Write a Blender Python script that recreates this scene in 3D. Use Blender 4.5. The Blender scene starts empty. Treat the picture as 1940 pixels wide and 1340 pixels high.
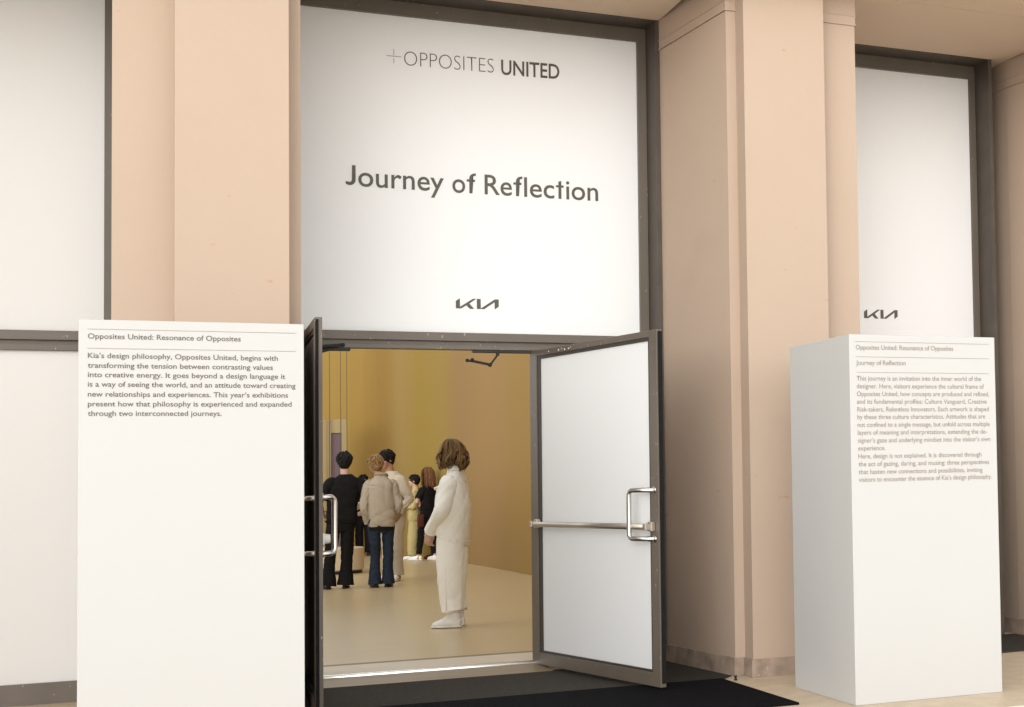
import bpy, bmesh, math, random
import numpy as np
from mathutils import Vector, Matrix

random.seed(7)
rng = np.random.default_rng(7)
scene = bpy.context.scene
COL = scene.collection

# ------------------------------------------------------------------ camera
cam = bpy.data.cameras.new('camera')
cam.sensor_fit = 'HORIZONTAL'
cam.sensor_width = 36.0
cam.lens = 54.406
cam.shift_x = -0.41611
cam.shift_y = 0.04761
cam.clip_end = 500
cam_ob = bpy.data.objects.new('camera', cam)
COL.objects.link(cam_ob)
RM = ((0.89023738, -0.45498604, -0.02156635), (0.00181467, 0.05088915, -0.99870266), (0.45549326, 0.88904331, 0.04612907))
cam_ob.matrix_world = Matrix((
    (RM[0][0], -RM[1][0], -RM[2][0], 0.0),
    (RM[0][1], -RM[1][1], -RM[2][1], -10.682),
    (RM[0][2], -RM[1][2], -RM[2][2], 1.25),
    (0, 0, 0, 1)))
scene.camera = cam_ob

# ------------------------------------------------------------------ sky, sun, exposure
SUN_EL, SUN_AZ = 19.0, -29.0      # degrees; azimuth measured from straight behind the viewer's facade normal towards +X
world = bpy.data.worlds.new('World')
scene.world = world
world.use_nodes = True
nt = world.node_tree
bg = nt.nodes['Background']
sky = nt.nodes.new('ShaderNodeTexSky')
sky.sky_type = 'NISHITA'
sky.sun_disc = False
sky.sun_elevation = math.radians(SUN_EL)
sky.sun_rotation = math.radians(180 - SUN_AZ)
sky.dust_density = 1.0
sky.air_density = 2.5
hs = nt.nodes.new('ShaderNodeHueSaturation')      # overcast: a nearly grey sky
hs.inputs['Saturation'].default_value = 0.06
nt.links.new(sky.outputs[0], hs.inputs['Color'])
nt.links.new(hs.outputs[0], bg.inputs['Color'])
bg.inputs['Strength'].default_value = 0.15

sun = bpy.data.lights.new('sun', 'SUN')
sun.energy = 0.5
sun.angle = math.radians(170)
sun.color = (1.0, 0.995, 0.985)
sun_ob = bpy.data.objects.new('sun', sun)
COL.objects.link(sun_ob)
el, az = math.radians(SUN_EL), math.radians(SUN_AZ)
to_sun = Vector((math.sin(az) * math.cos(el), -math.cos(az) * math.cos(el), math.sin(el)))
sun_ob.rotation_euler = to_sun.to_track_quat('Z', 'Y').to_euler()
sun_ob.location = (0, -20, 20)

vs = scene.view_settings
vs.view_transform = 'Standard'
vs.look = 'None'
vs.gamma = 1.0
vs.exposure = 1.16
scene.cycles.use_denoising = True
scene.cycles.max_bounces = 10
scene.cycles.diffuse_bounces = 6

# ------------------------------------------------------------------ materials
def lin(c):
    return tuple(((v / 255) / 12.92 if v / 255 <= 0.04045 else ((v / 255 + 0.055) / 1.055) ** 2.4) for v in c)

def new_mat(name):
    m = bpy.data.materials.new(name)
    m.use_nodes = True
    return m, m.node_tree, m.node_tree.nodes['Principled BSDF']

def mottled(name, c, c2=None, scale=3.0, amount=0.5, rough=0.6, bump=0.0, bump_scale=60.0, spec=0.3, metal=0.0, detail=6.0, stretch=(1, 1, 1), rough2=None):
    m, t, p = new_mat(name)
    c2 = c2 or tuple(v * 0.88 for v in c)
    co = t.nodes.new('ShaderNodeTexCoord')
    mp = t.nodes.new('ShaderNodeMapping')
    mp.inputs['Scale'].default_value = stretch
    t.links.new(co.outputs['Object'], mp.inputs['Vector'])
    n = t.nodes.new('ShaderNodeTexNoise')
    n.inputs['Scale'].default_value = scale
    n.inputs['Detail'].default_value = detail
    t.links.new(mp.outputs[0], n.inputs['Vector'])
    r = t.nodes.new('ShaderNodeValToRGB')
    r.color_ramp.elements[0].position = 0.5 - amount / 2
    r.color_ramp.elements[1].position = 0.5 + amount / 2
    r.color_ramp.elements[0].color = (*c2, 1)
    r.color_ramp.elements[1].color = (*c, 1)
    t.links.new(n.outputs['Fac'], r.inputs['Fac'])
    t.links.new(r.outputs['Color'], p.inputs['Base Color'])
    p.inputs['Roughness'].default_value = rough
    p.inputs['Specular IOR Level'].default_value = spec
    p.inputs['Metallic'].default_value = metal
    if rough2 is not None:
        mr = t.nodes.new('ShaderNodeMapRange')
        mr.inputs['To Min'].default_value = rough
        mr.inputs['To Max'].default_value = rough2
        t.links.new(n.outputs['Fac'], mr.inputs['Value'])
        t.links.new(mr.outputs[0], p.inputs['Roughness'])
    if bump:
        n2 = t.nodes.new('ShaderNodeTexNoise')
        n2.inputs['Scale'].default_value = bump_scale
        n2.inputs['Detail'].default_value = 5
        t.links.new(mp.outputs[0], n2.inputs['Vector'])
        b = t.nodes.new('ShaderNodeBump')
        b.inputs['Strength'].default_value = bump
        b.inputs['Distance'].default_value = 0.01
        t.links.new(n2.outputs['Fac'], b.inputs['Height'])
        t.links.new(b.outputs[0], p.inputs['Normal'])
    m['out'] = 1
    return m

def add_specks(m, scale, lo, hi, col, stretch=(1, 1, 1), seed=0.0):
    """small chips or flecks of another colour laid over the base colour"""
    t = m.node_tree
    p = t.nodes['Principled BSDF']
    old = p.inputs['Base Color'].links[0].from_socket
    co = t.nodes.new('ShaderNodeTexCoord')
    mp = t.nodes.new('ShaderNodeMapping')
    mp.inputs['Scale'].default_value = stretch
    mp.inputs['Location'].default_value = (seed, seed * 0.7, seed * 1.3)
    t.links.new(co.outputs['Object'], mp.inputs['Vector'])
    n = t.nodes.new('ShaderNodeTexNoise')
    n.inputs['Scale'].default_value = scale
    n.inputs['Detail'].default_value = 3
    t.links.new(mp.outputs[0], n.inputs['Vector'])
    r = t.nodes.new('ShaderNodeMapRange')
    r.inputs['From Min'].default_value = lo
    r.inputs['From Max'].default_value = hi
    t.links.new(n.outputs['Fac'], r.inputs['Value'])
    mx = t.nodes.new('ShaderNodeMix')
    mx.data_type = 'RGBA'
    t.links.new(r.outputs[0], mx.inputs['Factor'])
    t.links.new(old, mx.inputs['A'])
    mx.inputs['B'].default_value = (*col, 1)
    t.links.new(mx.outputs['Result'], p.inputs['Base Color'])

M = {}
M['plaster'] = mottled('pink_plaster', (0.425, 0.327, 0.252), (0.405, 0.309, 0.236), scale=1.6, amount=0.7, rough=0.75, bump=0.12, bump_scale=45, spec=0.2)
add_specks(M['plaster'], 9.0, 0.715, 0.76, (0.42, 0.26, 0.17), (1, 1, 2.2), 3.1)
add_specks(M['plaster'], 2.2, 0.60, 0.85, (0.385, 0.292, 0.222), (0.5, 0.5, 0.8), 9.4)
M['soffit'] = mottled('soffit_plaster', (0.68, 0.53, 0.40), scale=1.2, amount=0.8, rough=0.8, bump=0.08)  # pillar plaster lightened, making up in colour for missing bounce light
M['stone'] = mottled('skirting_stone', (0.40, 0.31, 0.24), (0.20, 0.15, 0.115), scale=9, amount=0.45, rough=0.55, bump=0.2, detail=10)
add_specks(M['stone'], 40, 0.64, 0.76, (0.42, 0.34, 0.275), seed=2)
M['film'] = mottled('white_film', (0.82, 0.83, 0.835), (0.81, 0.82, 0.825), scale=0.7, amount=0.8, rough=0.38, spec=0.35)
M['film_left'] = mottled('shaded_white_film', (0.74, 0.735, 0.715), (0.725, 0.72, 0.70), scale=0.7, amount=0.8, rough=0.4, spec=0.35)  # darker copy of the white film, the left window's dimness put into colour
M['film_side'] = mottled('white_film_side_window', (0.83, 0.825, 0.82), (0.82, 0.815, 0.81), scale=0.7, amount=0.8, rough=0.4, spec=0.35)
def translucent(m, f, col):
    """frosted film lets part of the room's daylight through"""
    t = m.node_tree
    p = t.nodes['Principled BSDF']
    tr = t.nodes.new('ShaderNodeBsdfTranslucent'); tr.inputs['Color'].default_value = (*col, 1)
    mx = t.nodes.new('ShaderNodeMixShader'); mx.inputs['Fac'].default_value = f
    t.links.new(p.outputs[0], mx.inputs[1]); t.links.new(tr.outputs[0], mx.inputs[2])
    t.links.new(mx.outputs[0], t.nodes['Material Output'].inputs['Surface'])
translucent(M['film'], 0.18, (0.95, 0.94, 0.92))
translucent(M['film_left'], 0.18, (0.9, 0.9, 0.88))
translucent(M['film_side'], 0.18, (0.95, 0.93, 0.91))
M['white'] = mottled('white_board', (0.470, 0.464, 0.450), (0.458, 0.452, 0.437), scale=1.3, amount=0.8, rough=0.55, spec=0.25, bump=0.02, bump_scale=120)
add_specks(M['white'], 5.0, 0.72, 0.80, (0.43, 0.418, 0.398), (1, 1, 2), 5.5)
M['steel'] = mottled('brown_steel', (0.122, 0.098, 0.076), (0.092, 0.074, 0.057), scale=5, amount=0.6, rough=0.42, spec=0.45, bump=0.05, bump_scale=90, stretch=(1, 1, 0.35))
add_specks(M['steel'], 55, 0.685, 0.73, (0.34, 0.30, 0.25), (1, 1, 0.45), 4.2)
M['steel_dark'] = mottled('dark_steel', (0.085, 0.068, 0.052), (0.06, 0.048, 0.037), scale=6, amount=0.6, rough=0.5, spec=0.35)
M['bead'] = mottled('glazing_bead', (0.050, 0.042, 0.034), (0.035, 0.03, 0.024), scale=8, amount=0.6, rough=0.5)
M['brush'] = mottled('black_brush', (0.012, 0.011, 0.010), (0.004, 0.004, 0.004), scale=140, amount=0.3, rough=0.95, bump=0.8, bump_scale=200)
M['chrome'] = mottled('brushed_steel', (0.62, 0.58, 0.52), (0.52, 0.48, 0.43), scale=30, amount=0.6, rough=0.24, metal=1.0, stretch=(1, 1, 0.1))
M['bar'] = mottled('satin_bar', (0.52, 0.47, 0.40), (0.44, 0.39, 0.33), scale=20, amount=0.6, rough=0.38, metal=1.0)
M['glass_dark'] = mottled('dark_glass', (0.15, 0.125, 0.128), (0.12, 0.10, 0.105), scale=2, amount=0.6, rough=0.12, spec=0.6)
M['black'] = mottled('black_iron', (0.012, 0.011, 0.010), (0.02, 0.018, 0.016), scale=20, amount=0.5, rough=0.5)
M['plastic'] = mottled('white_plastic', (0.62, 0.60, 0.56), scale=10, amount=0.5, rough=0.4)
M['brass'] = mottled('worn_brass_ramp', (0.30, 0.225, 0.14), (0.22, 0.16, 0.095), scale=6, amount=0.7, rough=0.5, metal=0.35, stretch=(0.4, 3, 3), bump=0.05)
M['alu'] = mottled('aluminium_nosing', (0.78, 0.75, 0.70), scale=12, amount=0.5, rough=0.25, metal=1.0)
M['mat_grey'] = mottled('grey_carpet', (0.075, 0.065, 0.053), (0.035, 0.030, 0.025), scale=170, amount=0.35, rough=0.95, spec=0.1, bump=0.9, bump_scale=260)
add_specks(M['mat_grey'], 70, 0.70, 0.74, (0.16, 0.14, 0.115), seed=1.0)
M['mat_black'] = mottled('black_carpet', (0.010, 0.010, 0.012), (0.004, 0.004, 0.005), scale=170, amount=0.35, rough=0.95, spec=0.05, bump=0.9, bump_scale=260)
M['paving'] = mottled('tan_terrazzo', (0.60, 0.485, 0.35), (0.48, 0.38, 0.265), scale=7, amount=0.5, rough=0.5, spec=0.35, bump=0.06, detail=10)
add_specks(M['paving'], 90, 0.62, 0.70, (0.22, 0.16, 0.11), seed=7)
M['room_floor'] = mottled('pale_room_floor', (0.54, 0.415, 0.235), (0.48, 0.365, 0.20), scale=2.2, amount=0.6, rough=0.30, spec=0.45, stretch=(0.5, 2.5, 1))
M['strip'] = mottled('cream_threshold', (0.66, 0.57, 0.44), (0.62, 0.53, 0.40), scale=5, amount=0.6, rough=0.5)
M['groove'] = mottled('floor_joint', (0.27, 0.20, 0.12), scale=8, amount=0.5, rough=0.6)
M['room_plain'] = mottled('room_paint', (0.80, 0.76, 0.66), scale=1, amount=0.8, rough=0.8)
M['ink_dark'] = mottled('ink_dark', (0.095, 0.088, 0.066), (0.075, 0.069, 0.052), scale=20, amount=0.6, rough=0.5)
M['ink_grey'] = mottled('ink_grey', (0.13, 0.115, 0.092), scale=20, amount=0.6, rough=0.6)
M['ink_taupe'] = mottled('ink_taupe', (0.25, 0.22, 0.175), scale=20, amount=0.6, rough=0.6)
M['ink_fine'] = mottled('ink_fine', (0.12, 0.10, 0.078), scale=20, amount=0.6, rough=0.6)

def light_band_wall():
    """room wall with soft vertical bands of olive, gold and mauve projected light put into its colour"""
    m, t, p = new_mat('light_banded_room_wall')
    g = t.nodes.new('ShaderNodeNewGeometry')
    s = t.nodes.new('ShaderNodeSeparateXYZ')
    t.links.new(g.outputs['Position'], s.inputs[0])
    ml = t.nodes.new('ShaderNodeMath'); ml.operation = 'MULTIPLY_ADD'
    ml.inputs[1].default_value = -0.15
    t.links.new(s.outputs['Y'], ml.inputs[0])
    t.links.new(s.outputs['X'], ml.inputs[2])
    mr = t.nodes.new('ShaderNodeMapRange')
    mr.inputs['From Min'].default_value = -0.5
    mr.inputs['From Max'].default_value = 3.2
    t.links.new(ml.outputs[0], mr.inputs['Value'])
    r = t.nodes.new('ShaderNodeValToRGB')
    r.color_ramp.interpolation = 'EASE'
    stops = [(0.000, (0.228, 0.145, 0.025)), (0.295, (0.262, 0.162, 0.033)), (0.405, (0.233, 0.138, 0.027)), (0.495, (0.262, 0.172, 0.047)), (0.575, (0.251, 0.167, 0.027)), (0.655, (0.257, 0.172, 0.033)), (0.735, (0.251, 0.153, 0.051)), (0.835, (0.284, 0.168, 0.058)), (0.935, (0.284, 0.171, 0.041)), (1.000, (0.310, 0.189, 0.053))]  # stops hold the tints of the coloured light thrown on the wall
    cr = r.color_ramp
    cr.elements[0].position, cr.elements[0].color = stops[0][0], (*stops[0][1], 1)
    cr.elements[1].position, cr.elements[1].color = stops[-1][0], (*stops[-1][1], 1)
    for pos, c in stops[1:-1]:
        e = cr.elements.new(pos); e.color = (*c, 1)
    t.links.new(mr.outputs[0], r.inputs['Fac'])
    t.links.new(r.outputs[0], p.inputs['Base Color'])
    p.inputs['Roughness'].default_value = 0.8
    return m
M['band'] = light_band_wall()

def cloth(name, c, dark=0.82, rough=0.85):
    return mottled(name, c, tuple(v * dark for v in c), scale=14, amount=0.7, rough=rough, spec=0.12, bump=0.15, bump_scale=400)
M['c_white'] = cloth('white_cotton', (0.90, 0.87, 0.80), 0.97)
M['c_ivory'] = cloth('ivory_knit', (0.50, 0.43, 0.33), 0.92)
M['c_beige'] = cloth('beige_jacket', (0.38, 0.315, 0.24), 0.92)
M['c_black'] = cloth('black_cotton', (0.010, 0.009, 0.009))
M['c_denim'] = cloth('blue_denim', (0.026, 0.036, 0.058), 0.5)
M['c_yellow'] = cloth('pale_yellow_cotton', (0.46, 0.38, 0.17), 0.9)
M['c_brown'] = cloth('brown_cloth', (0.11, 0.050, 0.022))
M['c_olive'] = cloth('olive_cloth', (0.22, 0.18, 0.07))
M['c_navy'] = cloth('dark_blue_cloth', (0.018, 0.018, 0.022))
M['l_red'] = cloth('red_brown_leather', (0.085, 0.022, 0.014), 0.7, 0.45)
M['s_white'] = mottled('white_canvas_shoe', (0.85, 0.83, 0.79), scale=20, amount=0.5, rough=0.6)
M['s_black'] = mottled('black_shoe', (0.015, 0.013, 0.012), scale=20, amount=0.5, rough=0.4)
M['sole'] = mottled('pale_rubber', (0.78, 0.75, 0.69), scale=20, amount=0.5, rough=0.6)

def skin_mat(name, c):
    m = mottled(name, c, (c[0] * 0.85, c[1] * 0.75, c[2] * 0.72), scale=12, amount=0.7, rough=0.5, spec=0.35)
    return m
M['skin'] = skin_mat('skin', (0.56, 0.36, 0.26))
M['skin_tan'] = skin_mat('skin_tan', (0.36, 0.20, 0.12))
M['eye'] = mottled('eye', (0.02, 0.015, 0.012), scale=20, amount=0.5, rough=0.2)

def hair_mat(name, a, b):
    m, t, p = new_mat(name)
    at = t.nodes.new('ShaderNodeAttribute'); at.attribute_name = 'tint'
    r = t.nodes.new('ShaderNodeValToRGB')
    r.color_ramp.elements[0].color = (*a, 1)
    r.color_ramp.elements[1].color = (*b, 1)
    t.links.new(at.outputs['Fac'], r.inputs['Fac'])
    t.links.new(r.outputs[0], p.inputs['Base Color'])
    p.inputs['Roughness'].default_value = 0.55
    p.inputs['Specular IOR Level'].default_value = 0.2
    return m
M['h_bob'] = hair_mat('wavy_brown_hair', (0.030, 0.012, 0.005), (0.44, 0.27, 0.105))
M['h_black'] = hair_mat('black_hair', (0.006, 0.005, 0.005), (0.018, 0.014, 0.012))
M['h_blond'] = hair_mat('dyed_blond_hair', (0.19, 0.105, 0.042), (0.36, 0.22, 0.10))
M['h_brown'] = hair_mat('brown_hair', (0.03, 0.013, 0.008), (0.075, 0.032, 0.016))
M['h_red'] = hair_mat('auburn_hair', (0.085, 0.034, 0.012), (0.21, 0.095, 0.04))

# ------------------------------------------------------------------ mesh helpers
def link(name, me, mat, parent=None, smooth=False, mats=None):
    for q in (mats or [mat]):
        me.materials.append(q)
    o = bpy.data.objects.new(name, me)
    COL.objects.link(o)
    if parent is not None:
        o.parent = parent
    if smooth:
        me.polygons.foreach_set('use_smooth', [True] * len(me.polygons))
    return o

def tag(o, label=None, cat=None, group=None, kind=None):
    if label: o['label'] = label
    if cat: o['category'] = cat
    if group: o['group'] = group
    if kind: o['kind'] = kind
    return o

def empty(name, loc=(0, 0, 0), rz=0.0, s=1.0):
    o = bpy.data.objects.new(name, None)
    o.empty_display_size = 0.1
    o.location = loc
    o.rotation_euler = (0, 0, rz)
    o.scale = (s, s, s)
    COL.objects.link(o)
    return o

class MB:
    def __init__(self):
        self.bm = bmesh.new()
    def box(self, x0, x1, y0, y1, z0, z1, bev=0.0):
        t = bmesh.new()
        bmesh.ops.create_cube(t, size=1.0)
        for v in t.verts:
            v.co = Vector(((x0 + x1) / 2 + v.co.x * (x1 - x0), (y0 + y1) / 2 + v.co.y * (y1 - y0), (z0 + z1) / 2 + v.co.z * (z1 - z0)))
        if bev:
            bmesh.ops.bevel(t, geom=list(t.edges), offset=bev, segments=2, affect='EDGES', profile=0.5)
        self.merge(t)
        return self
    def merge(self, t, mtx=None):
        me = bpy.data.meshes.new('tmp')
        t.to_mesh(me); t.free()
        if mtx is not None:
            me.transform(mtx)
        self.bm.from_mesh(me)
        bpy.data.meshes.remove(me)
    def prism(self, pts, z0, z1):
        a = [self.bm.verts.new((x, y, z0)) for x, y in pts]
        b = [self.bm.verts.new((x, y, z1)) for x, y in pts]
        n = len(pts)
        for i in range(n):
            self.bm.faces.new((a[i], a[(i + 1) % n], b[(i + 1) % n], b[i]))
        self.bm.faces.new(a[::-1]); self.bm.faces.new(b)
        return self
    def plate(self, pts, y0, y1):
        """outline in x,z given thickness in y"""
        a = [self.bm.verts.new((x, y0, z)) for x, z in pts]
        b = [self.bm.verts.new((x, y1, z)) for x, z in pts]
        n = len(pts)
        for i in range(n):
            self.bm.faces.new((a[i], a[(i + 1) % n], b[(i + 1) % n], b[i]))
        self.bm.faces.new(a); self.bm.faces.new(b[::-1])
        return self
    def tube(self, pts, radii, n=12, side=(0, 1, 0), cap=True):
        """elliptical tube along pts; radii = r or (along normal, along side)"""
        pts = [Vector(p) for p in pts]
        side = Vector(side)
        rings = []
        k = len(pts)
        for i, p in enumerate(pts):
            d = (pts[min(i + 1, k - 1)] - pts[max(i - 1, 0)]).normalized()
            s = side - d * side.dot(d)
            if s.length < 1e-4:
                s = Vector((1, 0, 0)) - d * d.x
            s.normalize()
            u = s.cross(d).normalized()
            r = radii[i] if isinstance(radii, (list, tuple)) else radii
            ra, rb = r if isinstance(r, (list, tuple)) else (r, r)
            rings.append([self.bm.verts.new(p + u * (ra * math.cos(2 * math.pi * j / n)) + s * (rb * math.sin(2 * math.pi * j / n))) for j in range(n)])
        for a, b in zip(rings, rings[1:]):
            for j in range(n):
                self.bm.faces.new((a[j], a[(j + 1) % n], b[(j + 1) % n], b[j]))
        if cap:
            self.bm.faces.new(rings[0][::-1]); self.bm.faces.new(rings[-1])
        return self
    def loft(self, rings, n=28, power=2.3):
        """stack of super-ellipse rings (z_front, z_back, cx, cy, half depth, half width)"""
        rs = []
        for zf, zb, cx, cy, hd, hw in rings:
            ring = []
            for j in range(n):
                a = 2 * math.pi * j / n
                c, s = math.cos(a), math.sin(a)
                x = hd * math.copysign(abs(c) ** (2 / power), c)
                y = hw * math.copysign(abs(s) ** (2 / power), s)
                z = (zf + zb) / 2 + (zf - zb) / 2 * (x / hd)
                ring.append(self.bm.verts.new((cx + x, cy + y, z)))
            rs.append(ring)
        for a, b in zip(rs, rs[1:]):
            for j in range(n):
                self.bm.faces.new((a[j], a[(j + 1) % n], b[(j + 1) % n], b[j]))
        self.bm.faces.new(rs[0][::-1]); self.bm.faces.new(rs[-1])
        return self
    def ball(self, c, r, mtx=None, seg=20):
        t = bmesh.new()
        bmesh.ops.create_uvsphere(t, u_segments=seg, v_segments=max(8, seg // 2 + 2), radius=1.0)
        m = Matrix.Translation(Vector(c)) @ (mtx.to_4x4() if mtx is not None else Matrix()) @ Matrix.Diagonal((*r, 1))
        self.merge(t, m)
        return self
    def lathe(self, prof, c=(0, 0, 0), n=48):
        rs = []
        for r, z in prof:
            rs.append([self.bm.verts.new((c[0] + r * math.cos(2 * math.pi * j / n), c[1] + r * math.sin(2 * math.pi * j / n), c[2] + z)) for j in range(n)])
        for a, b in zip(rs, rs[1:]):
            for j in range(n):
                self.bm.faces.new((a[j], a[(j + 1) % n], b[(j + 1) % n], b[j]))
        self.bm.faces.new(rs[0][::-1]); self.bm.faces.new(rs[-1])
        return self
    def mesh(self, name):
        bmesh.ops.recalc_face_normals(self.bm, faces=list(self.bm.faces))
        me = bpy.data.meshes.new(name)
        self.bm.to_mesh(me); self.bm.free()
        return me
    def build(self, name, mat, parent=None, smooth=False):
        return link(name, self.mesh(name), mat, parent, smooth)
    def soft(self, name, mat, parent=None, voxel=0.01, smooth=4, fold=0.0, foldf=(18, 18, 7), seed=0.0):
        """fuse the pieces into one continuous skin and let it sag into soft folds"""
        me = self.mesh('tmp')
        o = bpy.data.objects.new('tmp', me)
        COL.objects.link(o)
        r = o.modifiers.new('r', 'REMESH'); r.mode = 'VOXEL'; r.voxel_size = voxel
        if smooth:
            s = o.modifiers.new('s', 'SMOOTH'); s.factor = 0.5; s.iterations = smooth
        dg = bpy.context.evaluated_depsgraph_get()
        out = bpy.data.meshes.new_from_object(o.evaluated_get(dg))
        bpy.data.objects.remove(o); bpy.data.meshes.remove(me)
        out.name = name
        if fold:
            n = len(out.vertices)
            co = np.empty(n * 3); no = np.empty(n * 3)
            out.vertices.foreach_get('co', co); out.vertices.foreach_get('normal', no)
            co = co.reshape(-1, 3); no = no.reshape(-1, 3)
            f = np.zeros(n)
            rs = np.random.default_rng(int(seed * 10) + 3)
            for o_ in range(7):
                k = np.array(foldf) * rs.uniform(0.5, 1.8, 3) * rs.choice([-1, 1], 3)
                w = np.sin(co @ k + rs.uniform(0, 6.28) + 1.3 * np.sin(co @ (k[[1, 2, 0]] * 0.6)))
                f += np.where(w > 0, w, w * 0.5) / (1 + 0.35 * o_)
            co = co + no * (f * fold * 0.4)[:, None]
            out.vertices.foreach_set('co', co.ravel())
            out.update()
        return link(name, out, mat, parent, True)

# ------------------------------------------------------------------ lettering
_cap = [None]
def font_mesh(s, offset=0.0):
    c = bpy.data.curves.new('t', 'FONT')
    c.body = s
    c.offset = offset
    c.resolution_u = 4
    o = bpy.data.objects.new('t', c)
    COL.objects.link(o)
    dg = bpy.context.evaluated_depsgraph_get()
    me = bpy.data.meshes.new_from_object(o.evaluated_get(dg))
    bpy.data.objects.remove(o); bpy.data.curves.remove(c)
    return me

def add_text(bm, s, x0, x1, z0, z1, capz, y, offset=0.0, wobble=True):
    """one line of lettering from x0 to x1, baseline z0 (left) to z1 (right), capital height capz, on the plane y"""
    me = font_mesh(s, offset)
    co = np.empty(len(me.vertices) * 3)
    me.vertices.foreach_get('co', co)
    co = co.reshape(-1, 3)
    if _cap[0] is None:
        h = font_mesh('H')
        _cap[0] = max(v.co.y for v in h.vertices)
    a, b = co[:, 0].min(), co[:, 0].max()
    u = (co[:, 0] - a) / (b - a)
    out = np.stack([x0 + (x1 - x0) * u, np.full(len(co), y), z0 + (z1 - z0) * u + co[:, 1] * capz / _cap[0]], 1)
    me.vertices.foreach_set('co', out.ravel())
    bm.from_mesh(me)
    bpy.data.meshes.remove(me)

# ------------------------------------------------------------------ ground
MB().box(-60, 60, -70, 60, -0.4, 0.0).build('pavement', M['paving'])
tag(bpy.data.objects['pavement'], kind='structure')
M['bounce_ground'] = mottled('pale_bounce_ground', (0.84, 0.77, 0.66), (0.79, 0.72, 0.61), scale=1.5, amount=0.6, rough=0.7, bump=0.05)  # bright ground added out of view to bounce light onto the facade
MB().box(-60, 60, -70, -3.45, 0.0, 0.004).build('bounce_ground', M['bounce_ground'])
tag(bpy.data.objects['bounce_ground'], kind='structure')

# ------------------------------------------------------------------ pillars
ZS = 4.475
def offset_poly(pts, d):
    """outline pushed outwards (points run counter-clockwise seen from above)"""
    n = len(pts); out = []
    for i in range(n):
        p0, p1, p2 = Vector(pts[i - 1]), Vector(pts[i]), Vector(pts[(i + 1) % n])
        a = (p1 - p0).normalized(); b = (p2 - p1).normalized()
        na, nb = Vector((a.y, -a.x)), Vector((b.y, -b.x))
        t = (na + nb) / (1 + na.dot(nb))
        out.append(tuple(p1 + t * d))
    return out

def pillar(pts, label, split_x):
    root = empty('pillar', (sum(p[0] for p in pts) / len(pts), -0.6, 0))
    tag(root, label, 'pillar', 'plaster pillars between the windows')
    off = Vector((root.location.x, root.location.y))
    L = [tuple(Vector(p) - off) for p in pts]
    MB().prism(L, 0.116, 5.15).build('shaft', M['plaster'], root)
    sk = MB()
    sk.prism(offset_poly(L, 0.012), 0.0, 0.116)
    sk.build('skirting', M['stone'], root)
    cp = MB()
    # the band runs round the pier and stops against the pilaster
    Q = [q for i, q in enumerate(L) if abs(pts[i][1] + 1.47) > 1e-6]
    px_ = [q[0] for i, q in enumerate(L) if abs(pts[i][1] + 1.47) < 1e-6]
    for d_, za, zb_ in ((0.004, 4.262, ZS - 0.003), (0.009, 4.262, 4.272), (0.008, 4.325, 4.333)):
        cp.prism(offset_poly(Q, d_), za, zb_)
    cp.build('capital_band', M['plaster'], root)
    return root

pillar([(-0.02, 0.3), (-0.02, 0.3)] and [(-0.168, -1.32), (0.133, -1.32), (0.133, -1.47), (0.703, -1.47), (0.703, -1.32), (0.776, -1.32), (0.788, -0.255), (0.788, 0.3), (-0.12, 0.3), (-0.12, -0.255)],
       'tan plaster pillar standing behind the white plinth with seven lines of text', 0)
pillar([(3.206, -0.255), (3.318, -1.32), (3.383, -1.32), (3.383, -1.47), (3.936, -1.47), (3.936, -1.32), (4.226, -1.32), (4.13, -0.255), (4.13, 0.3), (3.206, 0.3)],
       'tan plaster pillar between the open right door and the right window', 0)
pillar([(6.005, -0.255), (6.13, -1.32), (6.19, -1.32), (6.19, -1.47), (6.75, -1.47), (6.75, -1.32), (7.05, -1.32), (6.95, 0.3), (6.005, 0.3)],
       'tan plaster pillar at the right end of the photo, seen from the side', 0)
pillar([(-2.93, -1.32), (-2.6, -1.32), (-2.6, -1.47), (-2.05, -1.47), (-2.05, -1.32), (-1.99, -1.32), (-1.90, -0.255), (-1.90, 0.3), (-2.93, 0.3)],
       'tan plaster pillar beyond the left window', 0)

# lintel with its soffit over the recesses
so = MB()
for x0, x1 in ((-1.985, -0.17), (0.79, 3.205), (4.228, 6.004)):
    so.box(x0, x1, -1.315, 0.35, ZS, 5.15)
for x0, x1 in ((-2.045, 0.129), (0.707, 3.379), (3.940, 6.186)):
    so.box(x0, x1, -1.474, -1.325, ZS, 5.15)
so.box(-3.2, 7.4, -1.80, -1.476, ZS, 5.15)
so = so.build('soffit', M['soffit'])
tag(so, 'tan plaster soffit over the window recesses between the pillars', 'soffit', None, 'structure')

# ------------------------------------------------------------------ windows
def bar_ring(mb, x0, x1, z0, z1, w, y0, y1, bottom=True, wt=None):
    wt = wt or w
    mb.box(x0, x0 + w, y0, y1, z0, z1)
    mb.box(x1 - w, x1, y0, y1, z0, z1)
    mb.box(x0 + w, x1 - w, y0, y1, z1 - wt, z1)
    if bottom:
        mb.box(x0 + w, x1 - w, y0, y1, z0, z0 + w)

def logo_plate(mb, dx, dz, y):
    k = [(1.8494, 2.4295), (1.8494, 2.4790), (1.8758, 2.4977), (1.8764, 2.4405), (1.9618, 2.4975), (1.9835, 2.4975), (1.9384, 2.4640), (1.9695, 2.4285), (1.9404, 2.4285), (1.9186, 2.4513), (1.8837, 2.4295)]
    a = [(1.9872, 2.4293), (1.9872, 2.4970), (2.0122, 2.4970), (2.0132, 2.4330), (2.1058, 2.4976), (2.1322, 2.4976), (2.1320, 2.4481), (2.1054, 2.4285), (2.1051, 2.4787), (2.0360, 2.4290)]
    for P in (k, a):
        mb.plate([(x + dx, z + dz) for x, z in P], y - 0.003, y - 0.001)

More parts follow.
